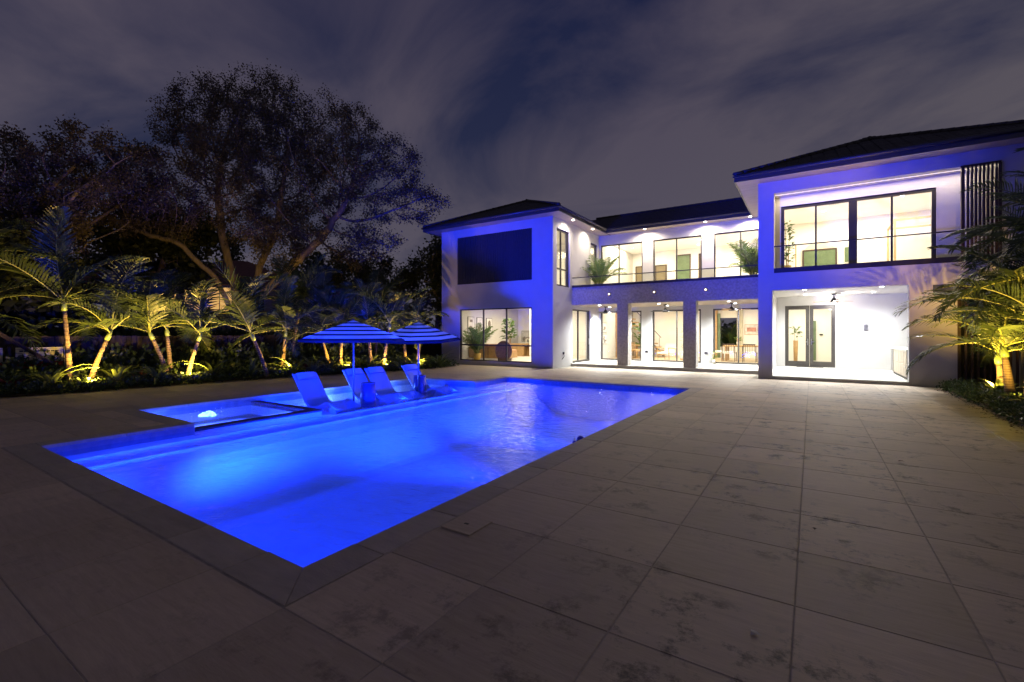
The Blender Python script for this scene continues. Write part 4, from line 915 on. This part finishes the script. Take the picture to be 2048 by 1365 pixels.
cl = [  # base, bend, trunk height, fronds, scale
    ('straight ringed palm trunk, left stem of the leftmost lit pair', (-16.89, 4.04), (.0, -.12), 1.95, 11, 1.05),
    ('right leaning palm stem of the leftmost lit pair', (-16.82, 4.42), (.12, .34), 1.15, 10, 1.0),
    ('left leaning palm stem of the second lit clump', (-16.70, 6.25), (-.1, -.36), 1.15, 10, .95),
    ('slender rear palm stem of the second lit clump', (-17.2, 6.50), (-.1, -.05), 1.25, 9, .95),
    ('right curving palm stem of the second lit clump', (-16.21, 6.57), (.05, .28), 1.1, 9, .95),
    ('left leaning palm with a bluish fan of fronds, left stem of the third clump', (-15.3, 8.55), (-.18, -.32), 1.1, 11, 1.15),
    ('upright pale palm stem of the third clump', (-15.97, 9.49), (.05, .08), 1.2, 10, .9),
    ('left leaning palm stem behind the front umbrella', (-15.83, 11.33), (-.12, -.25), 1.1, 10, 1.0),
    ('upright palm stem behind the front umbrella', (-15.52, 11.6), (0, .05), 1.1, 10, 1.0),
    ('thin left palm stem between the two umbrellas', (-14.75, 12.46), (-.04, -.1), 1.25, 10, 1.05),
    ('thicker right palm stem between the two umbrellas', (-14.37, 12.75), (.1, .2), 1.5, 10, 1.0),
    ('thin left palm stem behind the rear umbrella', (-14.74, 14.3), (0, -.06), 1.15, 9, .85),
    ('bright thick palm stem behind the rear umbrella pole', (-14.25, 14.55), (.03, .1), 1.25, 10, .85)]
for k, (lab, b, bend, h, n, s) in enumerate(cl): palm(lab, (b[0], b[1], .06), bend, h + .12, n - 2, s * .92, seed=k)
palm('dark unlit palm at the far left edge of the bed', (-17.4, 2.2, .06), (-.2, -.3), 1.5, 10, 1.15, seed=31)
palm('tall dim palm behind the fence at far left', (-21.8, 2.4, 0), (.1, .2), 3.1, 12, 1.25, 'palms beyond the fence', FRL, 32)
palm('dim palm behind the rear of the bed near the house corner', (-16.6, 14.2, .05), (.1, .2), 2.0, 10, 1.15, 'palms beyond the fence', FRL, 33)
palm('dim tall palm standing between the third clump and the umbrellas', (-17.9, 11.0, .05), (.1, .3), 2.3, 10, 1.1, 'palms beyond the fence', FR, 34)
for k, (lab, b, bend, h, n, s) in enumerate([
    ('thick bright palm trunk at the front of the right bed', (3.42, 13.5), (.02, .05), 1.45, 12, 1.0),
    ('short palm at the back of the right bed by the slatted gate', (3.45, 15.2), (-.05, .05), .75, 9, .85),
    ('slender leaning palm beside the thick trunk in the right bed', (3.72, 13.96), (.18, .2), 1.35, 9, .95),
    ('tall palm behind the others in the right bed', (4.15, 14.9), (.1, -.1), 2.55, 11, 1.05),
    ('palm at the right frame edge with fronds over the paving', (4.3, 13.1), (-.1, -.15), 2.0, 11, 1.05),
    ('short palm with drooping fronds left of the thick trunk', (3.3, 14.1), (-.08, .05), .95, 8, .85), ('short palm with drooping fronds in front of the thick trunk', (3.75, 12.9), (-.05, .0), 1.1, 9, .9),
    ('tall palm leaning in from beyond the right frame edge', (4.95, 13.5), (-.2, 0), 2.9, 12, 1.1), ('palm with hanging fronds low at the right frame edge', (5.0, 12.2), (-.25, .1), 2.2, 12, 1.1), ('tallest palm in the right bed, rising before the upper wall', (4.6, 15.3), (-.05, 0), 3.3, 11, 1.05),
    ('low palm in the right bed closest to the wall', (4.2, 15.9), (.1, -.05), 1.9, 9, .9)]):
    palm(lab, (b[0] + .28, b[1], .06), bend, h, n + 3, s * 1.0, 'palms in the right planting bed', FRL, 40 + k, .075)
def potted_palm(lab, x, y, z, n, s, pot=True):
    o = thing('potted_palm', lab, 'potted palm', (x, y, z), 0, 'potted palms'); rd = random.Random(int(x * 100))
    if pot: MB().lathe((0, 0, 0), [(.001, 0), (.15, 0), (.20, .34), (.17, .34), (.16, .30), (.001, .30)], 16).build('pot', POTY if z < 1 else POTM, o, True)
    for k in range(n):
        f = link('frond', FRS[k % 3], o, (.05 * math.cos(k), .05 * math.sin(k), .3)); a = rd.uniform(-.1, .55); f.rotation_euler = (rd.uniform(-.2, .2), -a, k * 2.4); q = s * rd.uniform(.8, 1.15); f.scale = (q, q, q)
        MB().tube([(.04 * math.cos(k), .04 * math.sin(k), .28), (.05 * math.cos(k), .05 * math.sin(k), .45)], .012, 4).build('stalk', SHAFT, o)
potted_palm('feathery potted palm at the left end of the balcony', -8.75, 21.45, 3.46, 20, 1.45)
potted_palm('feathery potted palm at the right end of the balcony', -2.05, 21.6, 3.46, 20, 1.45)
potted_palm('tall potted palm in the left of the living room window', -14.05, 18.5, .16, 20, 1.45)
potted_palm('garden palm outside the dining room back window', -3.9, 29.6, 0, 14, 1.6, False)

# beds, ground cover, strap leaved plants
def bedshape(name, pts, z, m):
    b = MB(); b.v = [(x, y, z) for x, y in pts]; b.f = [tuple(range(len(pts)))]; return b.build(name, m, kind='structure')
FL = [(-16.35, -3), (-16.0, 2.6), (-15.72, 3.85), (-15.62, 5.4), (-15.35, 7.45), (-14.85, 9.5), (-14.35, 11.3), (-13.8, 13.3), (-13.5, 15.0), (-13.55, 16.4)]
bedshape('planting_bed', FL + [(-15.6, 17.4), (-24, 17.4), (-24, -3)], .035, SOIL)
FRB = [(3.3, 17.45), (2.95, 17.0), (2.98, 13.7), (2.92, 11.2), (2.95, 8.0), (3.1, 5.6)]
bedshape('planting_bed', [(8.4, 5.6), (8.4, 17.45)] + FRB, .035, SOIL)
def cover(name, path, inward, width, n, hgt, size, m, seed):
    r = np.random.default_rng(seed); P = np.array(path, float); sg = np.linalg.norm(np.diff(P, axis=0), axis=1); cum = np.r_[0, np.cumsum(sg)]
    nc = n // 26; t = r.uniform(0, cum[-1], nc); i = np.clip(np.searchsorted(cum, t) - 1, 0, len(sg) - 1); f = (t - cum[i]) / sg[i]
    c = P[i] + (P[i + 1] - P[i]) * f[:, None]; dv = (P[i + 1] - P[i]) / sg[i][:, None]; nv = np.stack([-dv[:, 1], dv[:, 0]], 1) * inward
    off = r.uniform(.08, width, nc); c = c + nv * off[:, None]; hh = hgt * (.55 + .45 * np.minimum(1, off / .35)) * r.uniform(.7, 1.15, nc)
    ci = np.repeat(np.arange(nc), 26); k = len(ci)
    u = r.normal(size=(k, 3)); u /= np.linalg.norm(u, axis=1)[:, None]; u[:, 2] = abs(u[:, 2])
    rad = r.uniform(.5, 1, k) ** .5
    p = np.c_[c[ci] + u[:, :2] * (.17 * rad)[:, None], .04 + hh[ci] * u[:, 2] * rad]
    d = u + r.normal(0, .45, (k, 3)); d /= np.linalg.norm(d, axis=1)[:, None]; s = np.cross(d, r.normal(size=(k, 3))); s /= np.linalg.norm(s, axis=1)[:, None]
    L = size * r.uniform(.7, 1.3, k)[:, None]; V = np.stack([p, p + d * L * .5 + s * L * .3, p + d * L - [0, 0, .01], p + d * L * .5 - s * L * .3], 1).reshape(-1, 3)
    me = bpy.data.meshes.new(name); me.vertices.add(4 * k); me.vertices.foreach_set('co', V.ravel()); me.loops.add(4 * k); me.loops.foreach_set('vertex_index', np.arange(4 * k, dtype=np.int32))
    me.polygons.add(k); me.polygons.foreach_set('loop_start', np.arange(0, 4 * k, 4, dtype=np.int32)); me.update(); me.validate(); me.materials.append(m)
    return link(name, me, kind='stuff')
HEDGE = mat('ground_cover_leaf', (.060, .095, .035), .4, .4, 7, trans=.25)
cover('ground_cover', FL, 1, 1.15, 26000, .26, .085, HEDGE, 1)
cover('ground_cover', FRB, 1, .75, 20000, .25, .062, HEDGE, 2)
cover('undergrowth', [(x - 1.2, y) for x, y in FL], 1, 2.6, 20000, .50, .13, HEDGE, 3)
cover('rear_undergrowth', [(x - 3.0, y) for x, y in FL], 1, 1.6, 16000, .95, .18, HEDGE, 6)
cover('tall_hedge', [(-22.6, -4), (-22.6, 26)], 1, 1.2, 26000, 1.9, .22, HEDGE, 4)
cover('rear_hedge', [(-8, 31.2), (0, 31.2)], 1, 1.0, 7000, 2.4, .2, HEDGE, 5)
m = MB()
for k in range(500):
    t = random.random(); y = 8 + 8.8 * t; x = 2.95 - abs(random.gauss(0, .10)) + (.02 if y > 13 else -.03); a = random.uniform(0, 3.14); s = random.uniform(.01, .028)
    m.quad((x - s * math.cos(a), y - s * math.sin(a), .004), (x + s * .4 * math.sin(a), y - s * .4 * math.cos(a), .012), (x + s * math.cos(a), y + s * math.sin(a), .006), (x - s * .4 * math.sin(a), y + s * .4 * math.cos(a), .010))
m.build('mulch_litter', SOIL, kind='stuff')
STRAP = mat('strap_leaf', (.11, .15, .045), .4, .3, 6, trans=.3, objvar=.15); REDL = mat('red_cordyline_leaf', (.16, .02, .025), .4, .3, 6, trans=.25)
def strap(lab, x, y, n, L, m_, w=.05, cat='strap plant', group='strap leaved plants in the beds', seed=0):
    rd = random.Random(seed); o = thing('lily_plant' if m_ is STRAP else 'red_leaf_plant', lab, cat, (x, y, .05), 0, group)
    for k in range(n):
        az = k * 2.4 + rd.uniform(-.3, .3); e = rd.uniform(.7, 1.35); P = []; p = Vector((0, 0, 0)); b = MB(); l = L * rd.uniform(.75, 1.15)
        for i in range(6): P.append(p.copy()); p += Vector((math.cos(az) * math.cos(e), math.sin(az) * math.cos(e), math.sin(e))) * l / 5; e -= rd.uniform(.22, .42)
        s = Vector((-math.sin(az), math.cos(az), 0)); ws = [.5, .9, 1, .85, .55, .06]
        for i in range(5): b.quad(P[i] - s * w * ws[i], P[i + 1] - s * w * ws[i + 1], P[i + 1] + Vector((0, 0, -.012)), P[i] + Vector((0, 0, -.012))); b.quad(P[i] + Vector((0, 0, -.012)), P[i + 1] + Vector((0, 0, -.012)), P[i + 1] + s * w * ws[i + 1], P[i] + s * w * ws[i])
        b.build('leaf', m_, o)
sp = [(-16.75, 3.55, 'left of the leftmost palm pair'), (-16.6, 4.85, 'right of the leftmost palm pair'), (-16.35, 5.75, 'left of the second palm clump'), (-16.15, 7.15, 'right of the second palm clump'), (-15.7, 8.1, 'left of the third palm clump'), (-15.3, 9.3, 'between the stems of the third palm clump'), (-15.25, 10.0, 'right of the third palm clump'), (-15.4, 10.85, 'just left of the front umbrella'), (-15.0, 11.9, 'behind the front umbrella pole'), (-14.55, 11.95, 'behind the second lounger'), (-14.1, 13.1, 'between the umbrellas at the foot of the thicker stem'), (-14.2, 13.9, 'left of the rear umbrella pole'), (-13.9, 15.2, 'at the end of the bed by the house wall')]
for k, (x, y, t) in enumerate(sp): strap('arching strap leaved lily ' + t, x + .3, y, 15, 1.1, STRAP, .05, seed=k)
for k, (x, y, t) in enumerate([(3.65, 12.6, 'in front of the thick trunk of the right bed'), (3.55, 14.6, 'between the trunks of the right bed'), (4.3, 12.2, 'at the right frame edge')]): strap('broad strap leaved lily ' + t, x, y, 12, .75, STRAP, .07, seed=60 + k)
for k, (x, y, t) in enumerate([(-16.6, 5.5, 'left of the second palm clump'), (-15.75, 10.35, 'between the third clump and the front umbrella'), (-15.0, 12.3, 'behind the front umbrella'), (-17.0, 2.9, 'in the dark left end of the bed')]): strap('dark red leaved cordyline ' + t, x, y, 14, .55, REDL, .05, 'cordyline', 'red leaved plants in the bed', 80 + k)
# garden uplights
YEL = (1.0, .60, .10)
def uplight(lab, x, y, power, aim, angle=150):
    o = thing('garden_spotlight', lab, 'spotlight', (x, y, .04), 0, 'garden uplights in the beds'); v = Vector(aim).normalized()
    q = v.to_track_quat('Z', 'Y').to_matrix().to_4x4(); m = MB().lathe((0, 0, 0), [(.001, 0), (.035, 0), (.042, .10), (.036, .10), (.034, .085), (.001, .085)], 12); m.v = [tuple(q @ Vector(p) + Vector((0, 0, .14))) for p in m.v]
    m.build('spotlight_head', BLACK, o, True); MB().tube([(0, 0, 0), (0, 0, .15)], .01, 6).build('stake', BLACK, o)
    lamp('SPOT', Vector((0, 0, .14)) + v * .12, power * UP, YEL, o, .03, aim=aim, angle=angle, blend=1.0)
for lab, x, y, p, a in (('garden uplight at the foot of the leftmost palm pair', -15.8, 4.25, 120, (-.75, .0, 1)), ('garden uplight at the foot of the second palm clump', -15.5, 6.45, 120, (-.6, .05, 1)), ('garden uplight at the foot of the third palm clump', -14.9, 9.1, 80, (-.5, .05, 1)), ('garden uplight behind the second lounger', -14.75, 11.4, 100, (-.6, .1, 1)), ('garden uplight between the umbrellas', -13.95, 12.6, 80, (-.45, .05, 1)), ('garden uplight behind the rear umbrella', -13.6, 14.3, 70, (-.9, -.1, 1))): uplight(lab, x, y, p, a)
for lab, x, y, p, a in (('garden uplight in front of the right palms', 3.15, 13.0, 90, (.35, .35, 1)), ('garden uplight at the back of the right bed', 3.3, 14.6, 80, (.3, .3, 1)), ('garden uplight near the right frame edge', 3.4, 12.0, 80, (.4, .3, 1))): uplight(lab, x, y, p * 1.15, a, 135)

# ------------------------------------------------------------------ beyond the bed: fence, sign, neighbours, trees
FENCE = mat('dark_fence_timber', (.045, .033, .025), .8, .3, 5, .2, 30, objvar=.25, stretch=(5, 5, .6))
fe = thing('timber_fence', 'dark vertical board fence behind the palms', 'fence', (-20.5, 0, 0)); bm_ = MB().slab(-.012, .012, 0, .148, .02, 1.42, .01).mesh('board', FENCE)
for k in range(190): link('board', bm_, fe, (random.uniform(-.004, .004), -4 + k * .155, random.uniform(-.02, .02)))
for k in range(13): MB().box(-.12, -.03, -4 + k * 2.4, -3.9 + k * 2.4, 0, 1.45).build('post', FENCE, fe)
for z in (.3, 1.15): MB().box(-.06, -.014, -4, 25.4, z, z + .09).build('rail', FENCE, fe)
sg = thing('sign_board', 'pale printed banner with round emblems standing behind the palms at left', 'sign', (-19.35, 3.95, 0), R(75)); SGW = mat('banner_white', (.55, .53, .48), .7, .06, 8); SGR = mat('banner_red', (.35, .05, .04), .7, .15, 8); SGB = mat('banner_navy', (.04, .05, .10), .7, .15, 8)
for x0, x1 in ((-.50, .50), (-1.55, -.75)):
    p = MB().box(x0, x1, 0, .02, .45, 1.10).build('panel', SGW, sg); m = MB(); m.box(x0, x1, -.004, -.001, .45, .68); m.build('stripe', SGR, p); m = MB(); m.box(x0, x1, -.004, -.001, .925, .935); m.box(x0, x1, -.004, -.001, 1.05, 1.057)
    for k in range(9): a = x0 + .08 + k * (x1 - x0 - .16) / 9; m.box(a, a + (x1 - x0) * .075, -.004, -.001, .97, 1.015)
    for k in range(5): a = x0 + .06 + k * (x1 - x0) / 5.4; m.box(a, a + .07, -.004, -.001, .855, .875)
    m.build('lettering', SGB, p)
    for k in range(3):
        c = x0 + (x1 - x0) * (.2 + .3 * k); m = MB()
        for j in range(16):
            a0, a1 = j * .3927, (j + 1) * .3927; m.quad(*[(c + r * 1.15 * math.cos(a), -.003, .775 + r * math.sin(a)) for r, a in ((.055, a0), (.075, a0), (.075, a1), (.055, a1))])
        m.quad(*[(c + .03 * math.cos(j * .785), -.003, .775 + .03 * math.sin(j * .785)) for j in range(8)]); m.build('emblem', SGB, p)
for x in (-1.6, -.62, .55): MB().box(x - .03, x + .03, .0, .06, 0, 1.12).build('post', SGW if x > .5 else FENCE, sg)
br = thing('timber_brace', 'sloping timber brace propped behind the leftmost palms', 'brace', (-18.9, 3.9, 0)); MB().tube([(0, -1.0, 1.65), (0, .9, .05)], .05, 4).build('plank', FENCE, br)
ST = mat('neighbour_stucco', (.42, .34, .26), .9, .1, 2); STW = mat('neighbour_white', (.5, .46, .42), .9, .08, 2); CLAY = mat('clay_roof_tiles', (.13, .055, .04), .8, .35, 5, .5, 12)
LITW = mat('lit_window_pane', (.6, .5, .3), .3, emit=(1, .55, .15), estr=.75); DARKW = mat('dark_window_pane', (.02, .02, .025), .1, .1, 3)
def neighbour(lab, x, y, rz, w, d, h, roofh, m_, wins):
    o = thing('neighbour_house', lab, 'house', (x, y, 0), rz, 'houses beyond the fence'); MB().box(-w / 2, w / 2, 0, d, 0, h).build('wall', m_, o)
    r = MB(); a = .7; A = [(-w / 2 - a, -a, h), (w / 2 + a, -a, h), (w / 2 + a, d + a, h), (-w / 2 - a, d + a, h)]; k = min(w, d) / 2; P, Q = (-w / 2 + k, d / 2, h + roofh), (w / 2 - k, d / 2, h + roofh)
    r.quad(A[0], A[1], Q, P); r.quad(A[1], A[2], Q); r.quad(A[2], A[3], P, Q); r.quad(A[3], A[0], P); r.quad(*[(p[0], p[1], h - .02) for p in A]); r.build('roof', CLAY, o)
    for (cx, z0, ww, hh, lit) in wins:
        f = MB(); f.box(cx - ww / 2 - .08, cx + ww / 2 + .08, -.06, -.003, z0 - .08, z0); f.box(cx - ww / 2 - .08, cx + ww / 2 + .08, -.06, -.003, z0 + hh, z0 + hh + .08)
        for q in (cx - ww / 2 - .08, cx - .03, cx + ww / 2): f.box(q, q + .08 if q != cx - .03 else cx + .03, -.055, -.003, z0, z0 + hh)
        f = f.build('window', STW, o); MB().quad((cx - ww / 2, -.02, z0), (cx + ww / 2, -.02, z0), (cx + ww / 2, -.02, z0 + hh), (cx - ww / 2, -.02, z0 + hh)).build('pane', LITW if lit else DARKW, f)
    return o
neighbour('tan house with a clay roof and glowing windows beyond the oak', -40.0, 19.6, R(62), 10, 8, 5.4, 2.6, ST, [(-1.0, 3.3, 1.7, 1.9, True), (-4.3, 3.5, .8, 1.1, True), (-2.8, 3.3, 1.0, 1.6, True), (1.6, 3.4, 1.2, 1.6, False)])
neighbour('cream house with one dark window left of the oak', -44.0, 13.6, R(70), 5, 7, 5.1, 2.2, ST, [(-.6, 2.9, .8, 1.9, False)])
neighbour('low white house glimpsed behind the umbrellas', -37.5, 26.5, R(48), 9, 7, 4.6, 1.6, STW, [(1.0, 2.2, 1.4, 1.3, True)])

BARK = mat('oak_bark', (.30, .235, .19), .9, .35, 4, .8, 14, stretch=(1, 1, .35))
OAKL = mat('oak_leaf', (.125, .10, .065), .55, .35, 1.5, trans=.25); DKL = mat('dark_tree_leaf', (.040, .052, .020), .55, .4, 1.2, trans=.2)
def tree(name, lab, base, r0, seeds, blobs, nat, leaves, ls, lm, seed, step=.5, bark=BARK, group=None, lrad=.38):
    """branches grown towards points spread through the crown, leaves on the twigs"""
    r = np.random.default_rng(seed); o = thing(name, lab, 'tree', base, 0, group)
    A = []; vol = np.array([b[3] * b[4] * b[5] for b in blobs]); vol = vol / vol.sum()
    for b, v in zip(blobs, vol):
        k = max(4, int(nat * v)); u = r.normal(size=(k, 3)); u /= np.linalg.norm(u, axis=1)[:, None]; u *= (r.uniform(.12, 1, k) ** (1 / 2.2))[:, None]; A.append(np.array(b[:3]) + u * np.array(b[3:6]))
    A = np.concatenate(A); N = []; PAR = []
    for path in seeds:
        par = path[0]
        for p in path[1:]:
            a = Vector(N[par]) if par >= 0 else None; b = Vector(p)
            if a is None: N.append(b); PAR.append(-1); par = len(N) - 1; continue
            k = max(1, int((b - a).length / step))
            for i in range(k): N.append(a.lerp(b, (i + 1) / k) + Vector(r.normal(0, .03, 3))); PAR.append(par); par = len(N) - 1
    alive = list(range(len(A))); AV = [Vector(a) for a in A]; kill = step * 1.5
    for it in range(90):
        kd = kdtree.KDTree(len(N))
        for i, p in enumerate(N): kd.insert(p, i)
        kd.balance(); pull = {}; rest = []
        for a in alive:
            co, i, dd = kd.find(AV[a])
            if dd < kill: continue
            rest.append(a)
            if dd < 9: pull.setdefault(i, []).append((AV[a] - co).normalized())
        alive = rest
        if not pull: break
        for i, ds in pull.items():
            v = Vector((0, 0, .08))
            for d_ in ds: v += d_
            v += Vector(r.normal(0, .28, 3)) * len(ds) ** .5
            if v.length < .05: continue
            N.append(N[i] + v.normalized() * step); PAR.append(i)
        if len(N) > 16000: break
    n = len(N); ch = [[] for _ in range(n)]; rad = [0.0] * n
    for i in range(n):
        if PAR[i] >= 0: ch[PAR[i]].append(i)
    for i in reversed(range(n)): rad[i] = max(.012, sum(rad[c] ** 2.1 for c in ch[i]) ** (1 / 2.1)) if ch[i] else .012
    mx = max(rad); k = r0 / mx; rad = [max(.010, q * (k if q > .05 else 1 + (k - 1) * q / .05)) for q in rad]
    m = MB(); done = [False] * n
    for i in range(n):
        if PAR[i] >= 0 and max(ch[PAR[i]], key=lambda c: rad[c]) == i: continue
        c = [i] if PAR[i] < 0 else [PAR[i], i]; rr = [rad[j] for j in c]
        if PAR[i] >= 0: rr[0] = min(rr[0], rad[i] * 1.25)
        j = i
        while ch[j]: j = max(ch[j], key=lambda q: rad[q]); c.append(j); rr.append(rad[j])
        if len(c) > 1: m.tube([N[q] for q in c], rr, 8 if max(rr) > .12 else (5 if max(rr) > .04 else 3), False)
    m.build('trunk', bark, o, True)
    tw = [i for i in range(n) if rad[i] < .03]; T = np.array([tuple(N[i]) for i in tw]); idx = r.integers(0, len(T), leaves)
    # leaves gather in tufts; some twigs stay bare
    bare = r.random(len(T)) < .35; idx = idx[~bare[idx]]; k = len(idx); p = T[idx] + r.normal(0, lrad * .55, (k, 3))
    d_ = r.normal(size=(k, 3)); d_ /= np.linalg.norm(d_, axis=1)[:, None]; s = np.cross(d_, r.normal(size=(k, 3))); s /= np.linalg.norm(s, axis=1)[:, None]; L = ls * r.uniform(.6, 1.35, k)[:, None]
    V = np.stack([p, p + d_ * L * .5 + s * L * .32, p + d_ * L, p + d_ * L * .5 - s * L * .32], 1).reshape(-1, 3)
    me = bpy.data.meshes.new('crown'); me.vertices.add(4 * k); me.vertices.foreach_set('co', V.ravel()); me.loops.add(4 * k); me.loops.foreach_set('vertex_index', np.arange(4 * k, dtype=np.int32))
    me.polygons.add(k); me.polygons.foreach_set('loop_start', np.arange(0, 4 * k, 4, dtype=np.int32)); me.update(); me.validate(); me.materials.append(lm); link('crown', me, o)
    return o
# camera-right and away directions at the oak, used only to lay the crown out across the view of the garden
e1 = Vector((.84, .543, 0)); e2 = Vector((-.543, .84, 0))
def Q(a, b, z): v = e1 * a + e2 * b; return (v.x, v.y, z)
oak = [(*Q(2, 0, 10.5), 5.2, 4.5, 4.0), (*Q(-1.5, 1, 13.2), 4.0, 3.6, 3.0), (*Q(1.0, 1, 15.3), 1.8, 1.8, 1.9), (*Q(5.2, 0, 12.2), 3.2, 3.2, 2.6), (*Q(8.0, 0, 10.2), 2.4, 2.6, 2.6), (*Q(10.0, .3, 8.8), 1.9, 1.6, 1.3), (*Q(-5, -.5, 9.4), 3.4, 3, 2.0), (*Q(-8, -.5, 8.4), 2.6, 2.2, 1.4), (*Q(7, -1, 6.3), 2.6, 2.4, 1.3), (*Q(3.0, -2, 6.5), 2.2, 2, 1.6)]
tree('oak_tree', 'great spreading live oak with bare twisting limbs behind the fence', (-26.9, 13.6, 0), .36,
     [[-1, (0, 0, 0), Q(-.25, 0, 1.3), Q(0, 0, 2.4)], [3, Q(.5, 0, 3.2), Q(.9, .2, 5.2), Q(1.7, .4, 7.2), Q(2.0, .4, 9.2)], [4, Q(1.6, -.3, 4.0), Q(3.2, -.5, 5.3), Q(4.6, -.6, 6.6), Q(5.8, -.4, 8.4)], [4, Q(-.8, .6, 4.4), Q(-1.6, .9, 7), Q(-2, 1, 9.5)], [4, Q(-.9, -.9, 4.6), Q(-2.8, -1.2, 6.4), Q(-5.0, -1.0, 7.0), Q(-7, -.8, 7.9)]],
     oak, 4600, 180000, .105, OAKL, 11, .36, lrad=.34)
tree('broad_tree', 'wide dark tree crown at the left edge beyond the fence', (-33.5, 5.5, 0), .4, [[-1, (0, 0, 0), Q(.2, 0, 3), Q(.5, 0, 5)]],
     [(*Q(0, 0, 8.7), 5.5, 3.5, 2.8), (*Q(-5, 0, 7.9), 4.5, 3, 2.6), (*Q(5, 0, 9.0), 3.6, 3, 2.5), (*Q(1, 0, 6.3), 6, 3, 2.0)], 1400, 90000, .13, OAKL, 12, .5)
for k, (lab, b, s, nl) in enumerate([
    ('dark dense tree low behind the leftmost palms', (-29, 4.0, 0), (4.2, 3.0, 2.6, 3.9), 17000), ('dark bushy tree between the palms and the tan house', (-30.5, 9.5, 0), (3.4, 2.6, 2.0, 2.9), 12000),
    ('dim tree mass behind the umbrellas', (-29.5, 24.0, 0), (4.6, 3.2, 3.6, 4.6), 17000), ('dim tall tree beside the left wing', (-24.5, 27.0, 0), (3.4, 3.0, 3.8, 5.2), 15000), ('dark narrow tree against the left wing corner', (-20.6, 24.0, 0), (1.9, 2.0, 3.4, 4.9), 9000)]):
    tree('background_tree', lab, b, .22, [[-1, (0, 0, 0), (.05, .05, 1.6)]], [(0, 0, s[3], s[0], s[1], s[2]), (s[0] * .4, s[1] * .3, s[3] * 1.15, s[0] * .6, s[1] * .6, s[2] * .6)], 220, nl, .22, DKL, 20 + k, .5, BARK, 'trees beyond the fence', .5)
for k, (lab, b, s, nl) in enumerate([
    ('tall dark tree far behind the tan house', (-52.0, 20.0, 0), (8.0, 5.0, 6.0, 8.0), 15000), ('tall dark tree far behind the cream house', (-54.0, 11.0, 0), (8.0, 5.0, 6.0, 8.0), 15000),
    ('dark leafy tree low behind the pale sign', (-27.0, 3.2, 0), (3.6, 3.4, 2.0, 2.6), 14000), ('dark tree mass beyond the fence at far left', (-33.0, 0.5, 0), (5.5, 4.0, 4.0, 5.2), 17000), ('tall dark tree far behind the low white house', (-50.0, 33.0, 0), (8.0, 5.0, 5.0, 6.5), 13000), ('dark spreading tree under the oak limbs', (-35.0, 12.5, 0), (4.0, 3.2, 2.8, 6.8), 12000)]):
    tree('background_tree', lab, b, .3, [[-1, (0, 0, 0), (.05, .05, s[3] - s[2])]], [(0, 0, s[3], s[0], s[1], s[2]), (s[0] * .4, s[1] * .3, s[3] * 1.15, s[0] * .6, s[1] * .6, s[2] * .6)], 200, nl, .34, DKL, 40 + k, .7, BARK, 'trees beyond the fence', .8)
tree('rooftop_tree', 'thin tree rising behind the left wing roof', (-28.0, 41.0, 0), .25, [[-1, (0, 0, 0), (0, 0, 8)]], [(*Q(-.5, 0, 12.8), 2.0, 1.8, 1.9), (*Q(1.2, 0, 13.6), 1.5, 1.4, 1.6), (*Q(-3.0, 0, 11.5), 1.8, 1.4, 1.3)], 160, 5200, .24, DKL, 30, .5)
